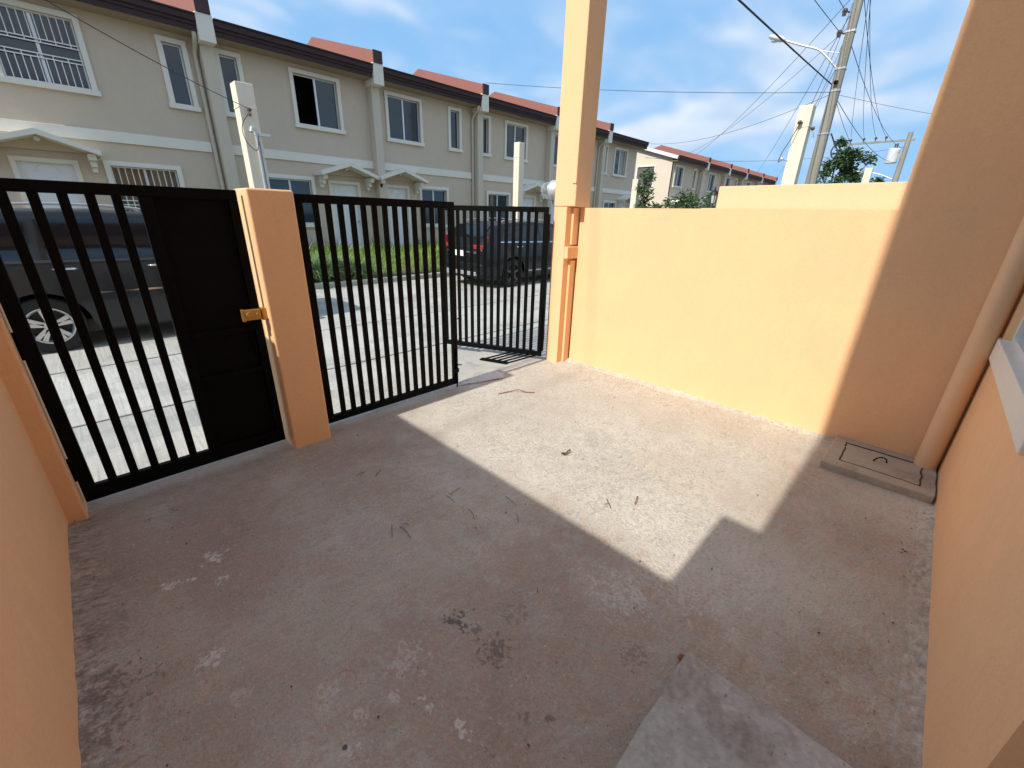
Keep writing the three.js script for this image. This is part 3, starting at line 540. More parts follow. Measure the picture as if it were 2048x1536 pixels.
// cream service posts across the street
function creamPost(label, x, z, h, w = .30, group = 'cream service posts along the street', y0 = -0.1) {
  const p = thing('service_post', label, 'post', group, [x, 0, z]);
  part(p, 'shaft', box(-w / 2, w / 2, y0, h, -w / 2, w / 2, .012), M.creamPost);
  part(p, 'cap_band', box(-w / 2 - .008, w / 2 + .008, h - .42, h - .40, -w / 2 - .008, w / 2 + .008), M.creamPost);
  return p;
}
{
  const p = creamPost('weathered cream service post with insulators before the townhouse with the open sash', -0.93, -7.45, 3.87, .31, undefined, 0.05);
  part(p, 'conduit', rod([.05, .1, .18], [.05, 3.0, .18], .024), M.galv); part(p, 'conduit', rod([.11, .1, .175], [.11, 2.9, .175], .018), M.galv);
  part(p, 'service_head', merge([tube([[.05, 3.0, .18], [.04, 3.1, .2], [-.02, 3.12, .24], [-.05, 3.04, .26]], .03, 8), box(.1, .3, 3.0, 3.05, .15, .2)]), M.galv);
  part(p, 'insulator', merge([rod([.0, 3.42, .155], [.0, 3.42, .22], .02), new THREE.SphereGeometry(.035, 10, 8).translate(0, 3.42, .23), new THREE.SphereGeometry(.028, 10, 8).translate(.0, 3.34, .2)]), M.porcelain);
  creamPost('slim cream service post behind the parked SUV', 6.75, -7.4, 3.8, .24, undefined, 0.05);
}
// ---------------------------------------------------------------- vehicles
function makeCar(name, label, S, paint, rimMat, pos) {
  const car = thing(name, label, 'car', undefined, pos);     // local x: 0 rear .. L front, z = 0 centre, +z near side
  const { L, hw, axR, axF, wr, belt, sill } = S;
  const lerpT = (tab, x) => { for (let i = 0; i < tab.length - 1; i++) if (x <= tab[i + 1][0]) { const t = (x - tab[i][0]) / (tab[i + 1][0] - tab[i][0]); const u = Math.max(0, t); return mix(tab[i][1], tab[i + 1][1], u); } return tab[tab.length - 1][1]; };
  const top = x => lerpT(S.top, x), beltY = x => Math.min(belt + (S.rise || 0) * (1 - x / L), top(x) - .05);
  const plan = x => hw * (1 - .16 * Math.pow(Math.max(0, 1 - x / .55), 2.2) - .17 * Math.pow(Math.max(0, 1 - (L - x) / .75), 2.2));
  const archR = wr + .055;
  const bot = x => { let y = sill + (x < .35 ? .05 * (1 - x / .35) : 0); for (const a of [axR, axF]) { const d = Math.abs(x - a); if (d < archR) y = Math.max(y, wr + Math.sqrt(archR * archR - d * d)); } return y; };
  const halfW = (x, y) => { const w = plan(x), b = beltY(x), T = top(x); if (y <= b) { const q = (y - .55) / .5; return w * (1 - .035 * q * q - (y > .78 ? .10 * (y - .78) : 0)); } const wb = w * (1 - .035 * Math.pow((b - .55) / .5, 2) - Math.max(0, .10 * (b - .78))); const q = Math.min(1, (y - b) / Math.max(.02, T - b)); return wb - .02 * sst(0, .15, q) - (T - b) * .30 * q; };
  const NX = 90, ring = [], xs = []; for (let i = 0; i <= NX; i++) xs.push(L * i / NX);
  for (const a of [axR, axF]) for (const s of [-1, 1]) for (const k of [.9999, .97, .9, .8]) xs.push(a + s * archR * k);
  for (const [x] of S.top) xs.push(x); xs.sort((a, b) => a - b);
  const pos2 = [], idx = [], R = 15;
  for (const x0 of xs) {
    const x = Math.min(L, Math.max(0, x0)), b = bot(x), be = beltY(x), T = top(x), pts = [];
    for (let k = 0; k <= 6; k++) { const y = mix(b, Math.max(be, b + .01), k / 6); pts.push([y, halfW(x, y)]); }
    for (let k = 1; k <= 4; k++) { const y = mix(be, T - .035, k / 4); pts.push([y, halfW(x, y)]); }
    const we = halfW(x, T - .035); pts.push([T - .012, we * .965]); pts.push([T, we * .90]); pts.push([T + .012, we * .5]); pts.push([T + .016, 0]);
    for (const [y, z] of pts) pos2.push(x, y, z);
    ring.push(pts.length);
  }
  const n = ring[0], half = (sgn) => { const p = []; for (let i = 0; i < pos2.length; i += 3) p.push(pos2[i], pos2[i + 1], sgn * pos2[i + 2]); const id = []; for (let i = 0; i < xs.length - 1; i++) for (let k = 0; k < n - 1; k++) { const a = i * n + k, b = a + 1, c = a + n, d = c + 1; sgn > 0 ? id.push(a, c, b, b, c, d) : id.push(a, b, c, b, d, c); } const g = new THREE.BufferGeometry(); g.setAttribute('position', new THREE.Float32BufferAttribute(p, 3)); g.setIndex(id); g.computeVertexNormals(); return g; };
  // rear and front caps
  const cap = (i, flip) => { const p = [], id = []; for (let k = 0; k < n; k++) for (const s of [-1, 1]) { const o = (i * n + k) * 3; p.push(pos2[o], pos2[o + 1], s * pos2[o + 2]); } for (let k = 0; k < n - 1; k++) { const a = k * 2; flip ? id.push(a, a + 1, a + 2, a + 1, a + 3, a + 2) : id.push(a, a + 2, a + 1, a + 1, a + 2, a + 3); } const g = new THREE.BufferGeometry(); g.setAttribute('position', new THREE.Float32BufferAttribute(p, 3)); g.setIndex(id); g.computeVertexNormals(); return g; };
  const strip = g => { const q = g.toNonIndexed(); q.setAttribute('uv', new THREE.Float32BufferAttribute(new Float32Array(q.attributes.position.count * 2), 2)); return q; };
  part(car, 'body', merge([half(1), half(-1), cap(0, true), cap(xs.length - 1, false)].map(strip)), paint);
  part(car, 'underbody', merge([box(.25, L - .3, .19, .34, -hw * .86, hw * .86), box(axR - .42, axF + .42, .3, .78, -hw * .5, hw * .5)]), M.carTrim);
  // panels that follow the side: polygon in (x, y)
  const sidePanel = (sgn, fx0, fx1, y0, y1, off, nn = 16, mm = 5) => { const p = [], id = []; for (let j = 0; j <= mm; j++) { const v = j / mm; for (let i = 0; i <= nn; i++) { const y = typeof y0 === 'function' ? 0 : mix(y0, y1, v); const x = mix(fx0(v), fx1(v), i / nn), yy = typeof y0 === 'function' ? mix(y0(x), y1(x), v) : y; p.push(x, yy, sgn * (halfW(x, yy) + off)); } } for (let j = 0; j < mm; j++) for (let i = 0; i < nn; i++) { const a = j * (nn + 1) + i, b = a + 1, c = a + nn + 1, d = c + 1; sgn > 0 ? id.push(a, b, c, b, d, c) : id.push(a, c, b, b, c, d); } const g = new THREE.BufferGeometry(); g.setAttribute('position', new THREE.Float32BufferAttribute(p, 3)); g.setIndex(id); g.computeVertexNormals(); return g; };
  for (const s of [1, -1]) {
    for (const [a0, a1, b0, b1] of S.sideGlass) { const w = part(car, 'side_window', sidePanel(s, v => mix(a0, b0, v), v => mix(a1, b1, v), x => beltY(x) + .045, x => top(x) - .095, .006), M.carGlass); }
    part(car, 'window_moulding', sidePanel(s, v => S.sideGlass[0][0] - .04, v => S.sideGlass[S.sideGlass.length - 1][1] + .05, x => beltY(x) + .012, x => beltY(x) + .042, .008, 40, 1), S.chromeBelt ? M.chrome : M.carTrim);
    if (S.strip) part(car, 'door_strip', sidePanel(s, v => S.strip[0], v => S.strip[1], S.strip[2], S.strip[2] + .022, .012, 24, 2), M.chrome);
    if (S.clad) part(car, 'sill_trim', sidePanel(s, v => axR + archR + .06, v => axF - archR - .06, S.clad, S.clad + .03, .012, 24, 2), M.silver);
    for (const hx of S.handles) part(car, 'door_handle', tube([[hx - .1, S.handleY, s * (halfW(hx, S.handleY) + .006)], [hx - .07, S.handleY + .006, s * (halfW(hx, S.handleY) + .04)], [hx + .07, S.handleY + .006, s * (halfW(hx, S.handleY) + .04)], [hx + .1, S.handleY, s * (halfW(hx, S.handleY) + .006)]], .013, 8), M.chrome);
    for (const sx of S.seams) part(car, 'door_seam', sidePanel(s, v => sx - .004 + (v > .5 ? 0 : 0), v => sx + .004, x => Math.max(bot(x), .3) + .02, x => beltY(x), .002, 1, 12), M.carTrim);
    const mx = S.mirror; const mg = new THREE.SphereGeometry(.1, 16, 10); mg.scale(.6, .75, 1.05); mg.translate(mx, belt + .12, s * (halfW(mx, belt) + .13)); part(car, 'wing_mirror', mg, paint);
    part(car, 'roof_rail', tube([[S.rail[0], top(S.rail[0]) + .0, s * halfW(S.rail[0], top(S.rail[0])) * .93], [S.rail[0] + .15, top(S.rail[0] + .15) + .05, s * halfW(S.rail[0] + .15, top(S.rail[0] + .15)) * .93], [S.rail[1] - .15, top(S.rail[1] - .15) + .05, s * halfW(S.rail[1], top(S.rail[1])) * .93], [S.rail[1], top(S.rail[1]), s * halfW(S.rail[1], top(S.rail[1])) * .93]], .014, 8, 30), M.silver);
  }
  // glass on the sloped ends: sampled over x with the width of the body
  const endGlass = (x0, x1, k, lift) => { const nn = 12, mm = 10, p = [], id = []; for (let j = 0; j <= mm; j++) { const x = mix(x0, x1, j / mm), T = top(x), w = halfW(x, T - .03) * k; for (let i = 0; i <= nn; i++) { const q = mix(-1, 1, i / nn); p.push(x + (lift < 0 ? -.012 : .012), T + .012 + .006 * (1 - q * q), q * w); } } for (let j = 0; j < mm; j++) for (let i = 0; i < nn; i++) { const a = j * (nn + 1) + i; id.push(a, a + 1, a + nn + 1, a + 1, a + nn + 2, a + nn + 1); } const g = new THREE.BufferGeometry(); g.setAttribute('position', new THREE.Float32BufferAttribute(p, 3)); g.setIndex(id); g.computeVertexNormals(); return g; };
  part(car, 'windscreen', endGlass(S.wind[0], S.wind[1], .86, 1), M.carGlass);
  part(car, 'rear_window', endGlass(S.rearGlass[0], S.rearGlass[1], .84, -1), M.carGlass);
  for (const s of [1, -1]) {
    const rw = plan(.05);
    part(car, 'tail_lamp', merge([box(-.012, .2, S.lampY - .06, S.lampY + .03, s > 0 ? rw * .5 : -rw * .985, s > 0 ? rw * .985 : -rw * .5, .02), box(.06, .2, S.lampY + .02, S.lampY + .22, s > 0 ? rw * .9 : -rw * .975, s > 0 ? rw * .975 : -rw * .9, .02)]), M.tail);
    part(car, 'headlamp', box(L - .34, L - .015, S.headY - .09, S.headY + .07, s > 0 ? plan(L) * .52 : -plan(L) * .99, s > 0 ? plan(L) * .99 : -plan(L) * .52, .05), M.headlamp);
  }
  part(car, 'rear_bumper', box(-.05, .25, .34, .60, -plan(.1) * .96, plan(.1) * .96, .06), paint);
  part(car, 'bumper_insert', box(-.062, .1, .30, .40, -plan(.1) * .7, plan(.1) * .7, .02), M.silver);
  part(car, 'front_bumper', box(L - .3, L + .045, .22, .52, -plan(L - .1) * .95, plan(L - .1) * .95, .07), paint);
  part(car, 'grille', box(L - .02, L + .02, .56, .74, -.42, .42, .02), M.carTrim);
  part(car, 'tailgate_trim', box(-.025, .06, S.lampY - .16, S.lampY - .12, -plan(.05) * .7, plan(.05) * .7, .01), M.chrome);
  const pl = part(car, 'number_plate', box(-.075, -.062 + .04, S.plateY - .065, S.plateY + .065, -.2, .2, .006), M.plate);
  // wheels
  for (const ax of [axR, axF]) for (const s of [1, -1]) {
    const w = new THREE.Group(); w.name = 'wheel'; w.position.set(ax, wr, s * (hw - .115)); car.add(w); if (s < 0) w.rotation.y = Math.PI;
    const rr2 = S.rimR, ty = new THREE.LatheGeometry([[rr2 - .005, -.1], [rr2 + .03, -.108], [wr - .03, -.106], [wr - .004, -.085], [wr, 0], [wr - .004, .085], [wr - .03, .106], [rr2 + .03, .108], [rr2 - .005, .1]].map(([r, y]) => new THREE.Vector2(r, y)), 40); ty.rotateX(Math.PI / 2); part(w, 'tyre', ty, M.rubber);
    const gs = [], bar1 = new THREE.LatheGeometry([[rr2 - .004, -.09], [rr2 - .02, -.02], [rr2 - .028, .06], [rr2 - .012, .098], [rr2 + .002, .102], [rr2 + .004, .09]].map(([r, y]) => new THREE.Vector2(r, y)), 40); bar1.rotateX(Math.PI / 2); gs.push(strip(bar1));
    for (let k = 0; k < S.spokes; k++) { const a = k / S.spokes * Math.PI * 2; for (const d of S.twin ? [-.17, .17] : [0]) { const g = new THREE.BoxGeometry(S.spokeW, rr2 - .03, .03); const p = g.attributes.position; for (let q = 0; q < p.count; q++) if (p.getY(q) > 0) { p.setX(q, p.getX(q) * 1.25); p.setZ(q, p.getZ(q) + .0); } g.translate(0, (rr2 - .03) / 2 + .012, .082); g.rotateZ(a + d); gs.push(strip(g)); } }
    const hub = new THREE.CylinderGeometry(.05, .065, .04, 20); hub.rotateX(Math.PI / 2); hub.translate(0, 0, .082); gs.push(strip(hub));
    part(w, 'rim', merge(gs), rimMat);
    const dsk = new THREE.CylinderGeometry(rr2 - .02, rr2 - .02, .02, 32); dsk.rotateX(Math.PI / 2); dsk.translate(0, 0, .02); part(w, 'brake_disc', dsk, M.carTrim);
  }
  return car;
}
makeCar('parked_van', 'dark grey van with silver alloy wheels parked behind the small gate', {
  L: 4.05, hw: .86, axR: .93, axF: 3.28, wr: .325, rimR: .21, belt: .99, sill: .235, rise: .04,
  top: [[0, .98], [.10, 1.28], [.32, 1.53], [.8, 1.585], [1.6, 1.60], [2.3, 1.57], [2.6, 1.51], [3.3, 1.06], [3.5, .99], [3.85, .86], [4.05, .68]],
  sideGlass: [[.42, .95, .5, 1.02], [1.06, 1.86, 1.10, 1.82], [1.92, 2.80, 1.88, 2.36]], chromeBelt: false, strip: [1.36, 2.9, .66], handles: [1.22, 2.08], handleY: .955, seams: [1.02, 1.89, 2.84], mirror: 2.66, rail: [.7, 2.2], wind: [2.65, 3.25], rearGlass: [.09, .3], lampY: .92, headY: .70, plateY: .72, spokes: 5, twin: true, spokeW: .036,
}, M.carDark, M.rim, [-5.35, -0.012, -5.08]);
makeCar('parked_suv', 'dark blue SUV with red tail lamps parked beyond the open gate leaf', {
  L: 4.5, hw: .90, axR: .92, axF: 3.58, wr: .345, rimR: .235, belt: 1.0, sill: .29, rise: .06,
  top: [[0, .92], [.05, 1.0], [.16, 1.2], [.42, 1.45], [.9, 1.52], [1.8, 1.545], [2.6, 1.51], [2.9, 1.45], [3.6, 1.07], [3.9, 1.01], [4.3, .90], [4.5, .74]],
  sideGlass: [[.55, .98, .72, .98], [1.05, 1.95, 1.05, 1.92], [2.0, 3.05, 1.98, 2.65]], chromeBelt: true, clad: .36, handles: [1.15, 2.15], handleY: .96, seams: [1.0, 1.98, 3.08], mirror: 2.95, rail: [.6, 2.5], wind: [2.95, 3.55], rearGlass: [.14, .4], lampY: .98, headY: .76, plateY: .80, spokes: 5, twin: false, spokeW: .05,
}, M.carBlue, M.rimDark, [2.72, -0.012, -5.38]);
console.log('cars done');
// ---------------------------------------------------------------- poles, lamps, wires
const POLE = [13.6, -0.68], PY = 9.6;
{
  const p = thing('utility_pole', 'tall weathered square utility pole carrying the street lamp', 'pole', undefined, [POLE[0], 0, POLE[1]]);
  const g = new THREE.CylinderGeometry(.115, .23, PY, 4, 10); g.rotateY(Math.PI / 4); g.translate(0, PY / 2, 0); part(p, 'shaft', tri(g.toNonIndexed()), M.pole);
  const gr = bar([-.165, .3, 0], [-.085, PY - .3, 0], .012, .05); part(p, 'cable_channel', gr, M.pole);
  for (const y of [4.3, 5.44, 6.0, 6.9]) part(p, 'band', tri(new THREE.BoxGeometry(.36 - y * .017, .05, .36 - y * .017).translate(0, y, 0)), M.steel);
  for (const [y, z] of [[5.6, .0]]) part(p, 'bracket', box(-.24, -.12, y, y + .07, z - .05, z + .05), M.gate);
  for (const y of [6.85, 7.35]) part(p, 'insulator', merge([rod([-.12, y, -.12], [-.28, y, -.2], .02), new THREE.SphereGeometry(.07, 12, 8).translate(-.3, y, -.21), new THREE.CylinderGeometry(.06, .05, .1, 12).translate(-.3, y - .06, -.21)]), M.porcelain);
  part(p, 'cable_coil', tube([[.0, 4.3, .2], [.15, 4.0, .35], [.1, 3.75, .5], [.02, 3.6, .42], [.05, 3.8, .32], [.15, 4.05, .38]], .02), M.wire);
}
{
  const s = thing('street_lamp', 'grey cobra-head street lamp on a bent arm fixed to the tall utility pole', 'lamp', undefined, [POLE[0], 0, POLE[1]]);
  part(s, 'arm', tube([[-.08, 5.98, -.06], [-.1, 6.25, -.32], [-.1, 6.5, -.58], [-.1, 6.6, -.72], [-.1, 6.8, -1.2], [-.1, 7.01, -1.68]], .03, 8, 40), M.galv);
  part(s, 'brace', rod([-.05, 6.38, -.05], [-.1, 6.56, -.66], .012), M.galv);
  const hd = new THREE.SphereGeometry(.5, 20, 14); hd.scale(.28, .17, .60); hd.rotateX(.38); hd.translate(-.1, 7.12, -1.93); part(s, 'head', hd, M.transformer);
  const ln = new THREE.SphereGeometry(.5, 20, 10, 0, Math.PI * 2, Math.PI / 2, Math.PI / 2); ln.scale(.18, .17, .26); ln.translate(-.1, 7.10, -1.98); part(s, 'lens', ln, M.frosted);
}
const P2 = [40, -0.86];
{
  const p = thing('utility_pole', 'distant utility pole with crossarm beyond the leafy tree', 'pole', undefined, [P2[0], 0, P2[1]]);
  part(p, 'shaft', tri(new THREE.CylinderGeometry(.14, .24, 8.0, 8, 4).translate(0, 3.9, 0)), M.pole);
  part(p, 'crossarm', box(-.06, .06, 7.35, 7.47, -3.6, .35), M.pole);
  for (const z of [-3.4, -2.6, -1.9, -1.3]) part(p, 'insulator', merge([rod([0, 7.47, z], [0, 7.62, z], .03), new THREE.SphereGeometry(.09, 10, 8).translate(0, 7.68, z)]), M.porcelain);
  part(p, 'lamp_arm', tube([[0, 4.9, -.2], [0, 5.3, -1.2], [0, 5.5, -2.4], [0, 5.55, -3]], .05), M.galv);
  const t = thing('transformer', 'grey drum transformer hung on the distant utility pole', 'transformer', undefined, [P2[0], 5.95, P2[1] - .62]);
  part(t, 'tank', new THREE.LatheGeometry([[0, 0], [.32, 0], [.34, .05], [.36, .85], [.38, .9], [.3, .98], [0, 1.02]].map(([r, y]) => new THREE.Vector2(r, y)), 20), M.transformer);
  part(t, 'bushing', merge([rod([.1, .95, .1], [.1, 1.3, .1], .05), rod([-.12, .95, 0], [-.12, 1.25, 0], .05)]), M.porcelain);
  part(t, 'bracket', box(-.05, .05, .3, .7, .3, .5), M.steel);
}
function wire(a, b, sag, r = .011, label = 'thin service cable sloping from the tall utility pole to the house roofs', group = 'service cables to the roofs') {
  const A = V(...a), B = V(...b), pts = []; for (let i = 0; i <= 14; i++) { const t = i / 14, p = A.clone().lerp(B, t); p.y -= sag * 4 * t * (1 - t); pts.push(p); }
  return tagMesh('overhead_cable', tube(pts, r * .75, 5, 40), M.wire, label, 'cable', group);
}
const OVER = ['thin overhead line rising from the tall utility pole over the near side of the street', 'overhead lines over the near side'], LINE = ['power line strung between the tall utility pole and the distant pole', 'lines between the two poles'], POSTW = ['thin cable linking the utility pole to the cream service posts', 'cables to the near cream posts'];
const pt = (x, y, z) => [x, y, z], pole = (y, dx = -.15, dz = -.1) => [POLE[0] + dx, y + .35, POLE[1] + dz];
// service drops from the pole to the rows of houses
wire(pole(5.05), pt(8.94, 6.42, -11.4), .12, .010);
wire(pole(7.4), pt(31.0, 6.3, -12.2), .35, .011);
wire(pole(6.9), pt(46, 6.35, -12.2), .3, .013);
wire(pole(5.05, .1), pt(22.2, 5.95, -11.5), .45, .009);
wire(pole(6.6), pt(28.6, 5.95, -12.3), .5, .009);
wire(pole(6.3, .1, 0), pt(52.5, 6.0, -12.3), .6, .011);
// along the near side of the street, to the pole out of sight
const tc0 = V(...pole(5.25)), tc1 = onPlane(1487, 0, 'x', 5).sub(tc0).multiplyScalar(2.6).add(tc0);
wire(pole(5.25), [tc1.x, tc1.y, tc1.z], .05, .022, 'thick black overhead cable tied low on the tall utility pole', null);
wire(pole(6.5, -.3, -.2), pt(-17, 8.0, -2.2), .35, .011, ...OVER); wire(pole(7.0, -.3, -.2), pt(-17, 8.3, -1.4), .35, .011, ...OVER); wire(pole(8.3), pt(-17, 9.2, -1.0), .3, .011, ...OVER); wire(pole(8.9), pt(-17, 9.4, .6), .3, .011, ...OVER);
// on to the distant pole
for (const [y, dy, dz] of [[8.9, 7.7, -3.4], [8.6, 7.7, -2.6], [8.2, 7.7, -1.9], [7.6, 7.7, -1.3], [6.4, 6.9, -.2], [5.0, 6.0, -.2]]) wire(pole(y, .12, 0), [P2[0], dy, P2[1] + dz], .5, .013, ...LINE);
wire([P2[0] + .05, 7.0, P2[1]], [22.3, 5.2, -11.6], .5, .012, 'cable crossing from the distant pole to the end townhouse', null); wire(pole(5.0, .1, .1), pt(34, 6.6, 8), .4, .007, 'faint cable from the tall utility pole passing behind the tall party wall', null);
wire(pole(4.9, .1, .05), [19.9, 3.9, -0.1], .25, .009, ...POSTW); wire([8.0, 3.7, 0.0], pole(7.2), .35, .009, ...POSTW); wire([8.0, 3.6, -0.05], pole(6.2), .4, .009, ...POSTW);
{ // service drop crossing the street to the cream post
  const a = onPlane(40, -30, 'z', -4.5);
  wire([-0.93, 3.43, -7.21], [a.x, a.y, a.z], .05, .008, 'single thin cable running down to the insulator on the weathered cream post', null);
  tagMesh('hanging_cable', tube([[-0.93, 3.40, -7.2], [-1.15, 3.1, -7.1], [-1.12, 2.85, -7.1], [-0.95, 2.72, -7.15], [-0.86, 2.98, -7.2]], .007, 5), M.wire, 'slack loop of cable hanging beside the weathered cream post', 'cable');
}
{ // posts on our side, further along
  const p = creamPost('cream service post rising behind the raised wall, before the utility pole', 8.15, 0.02, 4.06, .27, undefined);
  part(p, 'insulator', merge([rod([-.13, 3.72, 0], [-.2, 3.72, -.02], .02), new THREE.SphereGeometry(.045, 10, 8).translate(-.22, 3.72, -.03), new THREE.SphereGeometry(.04, 10, 8).translate(.05, 3.62, .19)]), M.porcelain);
  part(p, 'looped_wires', tube([[-.22, 3.68, -.03], [-.26, 3.4, -.12], [-.24, 3.1, -.25], [-.2, 2.95, -.28], [-.18, 3.05, -.2]], .008, 5), M.wire);
  part(p, 'service_head', merge([new THREE.SphereGeometry(.045, 10, 8).translate(-.2, 3.02, -.22), rod([-.12, 2.98, -.1], [-.2, 3.02, -.22], .014), tube([[.14, 3.7, .1], [.22, 3.5, .2], [.16, 3.35, .2]], .008, 5)]), M.galv);
  creamPost('short far cream service post in front of the leafy tree', 20.1, -0.07, 3.87, .25, undefined);
}
{ // lantern on the next gate pillar
  tagMesh('gate_pillar', box(4.42, 4.70, -0.1, 1.88, -0.42, -0.14, .008), M.peach, 'neighbouring peach gate pillar under the black lantern', 'pillar');
  const l = thing('lantern', 'black carriage lantern with frosted panes on the neighbouring gate pillar', 'lantern', undefined, [4.56, 1.88, -0.28]);
  part(l, 'stem', new THREE.LatheGeometry([[0, 0], [.045, 0], [.045, .015], [.012, .03], [.012, .07], [.035, .085], [0, .085]].map(([r, y]) => new THREE.Vector2(r, y)), 16), M.lantern);
  const gl = new THREE.CylinderGeometry(.062, .04, .15, 6, 1, true); gl.translate(0, .165, 0); part(l, 'glass', gl, M.frosted);
  for (let k = 0; k < 6; k++) { const a = k / 6 * Math.PI * 2; part(l, 'glazing_bar', rod([Math.sin(a) * .042, .088, Math.cos(a) * .042], [Math.sin(a) * .064, .242, Math.cos(a) * .064], .005, .005, 5), M.lantern); }
  part(l, 'cap', new THREE.LatheGeometry([[.08, .238], [.084, .25], [.06, .285], [.03, .31], [.012, .322], [.012, .34], [.018, .35], [0, .372]].map(([r, y]) => new THREE.Vector2(r, y)), 18), M.lantern);
}
// ---------------------------------------------------------------- plants
function leafCloud(n, place, size, mat, rand) {  // many small folded leaves
  const pos = [], nor = [], idx = [];
  const q = new THREE.Quaternion(), e = new THREE.Euler(), c = V(0, 0, 0);
  for (let i = 0; i < n; i++) {
    place(c, rand); const s = size * (0.6 + 0.8 * rand()); e.set((rand() - .5) * 2.2, rand() * 6.28, (rand() - .5) * 2.2); q.setFromEuler(e);
    const base = pos.length / 3, pts = [[0, 0, 0], [-.24, .08, .5], [.24, .08, .5], [0, -.02, .45], [0, -.12, 1]].map(p => V(...p).multiplyScalar(s).applyQuaternion(q).add(c));
    for (const p of pts) { pos.push(p.x, p.y, p.z); }
    idx.push(base, base + 3, base + 1, base, base + 2, base + 3, base + 1, base + 3, base + 4, base + 3, base + 2, base + 4);
  }
  const g = new THREE.BufferGeometry(); g.setAttribute('position', new THREE.Float32BufferAttribute(pos, 3)); g.setIndex(idx); g.computeVertexNormals();
  g.setAttribute('uv', new THREE.Float32BufferAttribute(new Float32Array(pos.length / 3 * 2), 2)); return g;
}
function clumps(list, rand) { return c => { const [x, y, z, r] = list[Math.floor(rand() * list.length)]; const u = rand() * 2 - 1, t = rand() * 6.283, rr1 = r * Math.cbrt(rand()), s = Math.sqrt(1 - u * u); c.set(x + rr1 * s * Math.cos(t), y + rr1 * u * .85, z + rr1 * s * Math.sin(t)); }; }
{ // tree beyond the wall
  const rd = mulberry(21), t = thing('leafy_tree', 'leafy green tree with upright top beside the far cream post', 'tree', undefined, [20.6, 0, -1.25]);
  part(t, 'trunk', merge([rod([0, -.1, 0], [.05, 2.3, .05], .11, .08), rod([.05, 2.3, .05], [-.1, 3.6, -.1], .07, .035), rod([.05, 2.2, .05], [.2, 3.5, .6], .06, .03), rod([-.1, 3.6, -.1], [-.15, 5.0, -.1], .03, .012), rod([.05, 2.3, .05], [.1, 3.3, -.6], .05, .025), rod([.2, 3.5, .6], [.3, 4.2, 1.0], .025, .01)]), M.bark);
  const list = []; for (let i = 0; i < 22; i++) { const a = rd() * 6.28, h = rd(), y = 2.4 + h * 2.3, R = 1.15 * (1 - h * .72); list.push([Math.cos(a) * R * .7, y, Math.sin(a) * R * (0.6 + .5 * rd()), .22 + .24 * rd() * (1.2 - h)]); } list.push([-.15, 4.95, -.1, .2], [.25, 4.3, .95, .26], [.2, 3.4, 1.5, .2], [.1, 3.0, -1.0, .35], [0, 2.6, -.5, .5], [0, 2.5, .6, .5]);
  part(t, 'crown', leafCloud(2100, clumps(list, rd), .19, LEAF[0], rd), LEAF[0]); part(t, 'crown', leafCloud(1700, clumps(list, rd), .18, LEAF[1], rd), LEAF[1]);
}
{ // vine on a cream post
  creamPost('cream service post wrapped in green vine before the end townhouse', 14.35, -7.45, 3.3, .26, undefined, 0.05);
  const rd = mulberry(5), v = thing('climbing_vine', 'green vine with drooping leaves covering a cream post', 'plant', undefined, [14.5, 0, -7.3]);
  part(v, 'stem', tube([[.1, .05, .1], [.12, 1.2, .12], [.05, 2.2, .15], [.0, 3.3, .12]], .02), M.bark);
  const list = []; for (let i = 0; i < 16; i++) { const h = rd(); list.push([.15 + (rd() - .5) * .6, 1.5 + h * 2.15, .12 + (rd() - .5) * .5, .22 + .18 * rd()]); }
  part(v, 'foliage', leafCloud(700, clumps(list, rd), .16, LEAF[1], rd), LEAF[0]); part(v, 'foliage', leafCloud(500, clumps(list, rd), .15, LEAF[1], rd), LEAF[1]);
}
{ // flowering shrub
  const rd = mulberry(31), v = thing('flowering_shrub', 'bushy green shrub with small white flowers before the far row', 'plant', undefined, [21.2, 0, -8.2]);
  part(v, 'stems', merge([0, 1, 2, 3, 4, 5].map(k => rod([0, .1, 0], [(k - 2.5) * .45, 2.0 + (k % 3) * .4, (k % 2 - .5) * .9], .05, .02))), M.bark);
  const list = []; for (let i = 0; i < 34; i++) { const a = rd() * 6.28, q = Math.sqrt(rd()), x = Math.cos(a) * q * 1.7, z = Math.sin(a) * q * 1.6, hm = 3.45 - .85 * Math.pow(Math.abs(x - z * .3 - .1) / 1.2, 1.6); list.push([x, Math.max(1, hm - rd() * 1.3), z, .26 + .2 * rd()]); }
  part(v, 'foliage', leafCloud(1500, clumps(list, rd), .19, LEAF[0], rd), LEAF[0]); part(v, 'foliage', leafCloud(1100, clumps(list, rd), .18, LEAF[1], rd), LEAF[1]);
  part(v, 'flowers', leafCloud(90, clumps(list, rd), .13, M.white, rd), M.white);
}
function bladeGeo(len, w, bend, seg = 4) { const pos = [], idx = []; for (let i = 0; i <= seg; i++) { const t = i / seg, y = len * (t - bend * t * t * .55), z = len * bend * t * t * .8, ww = w * (1 - t * .9) / 2; pos.push(-ww, y, z, ww, y, z); } for (let i = 0; i < seg; i++) { const a = i * 2; idx.push(a, a + 1, a + 2, a + 1, a + 3, a + 2); } const g = new THREE.BufferGeometry(); g.setAttribute('position', new THREE.Float32BufferAttribute(pos, 3)); g.setIndex(idx); g.computeVertexNormals(); return g; }
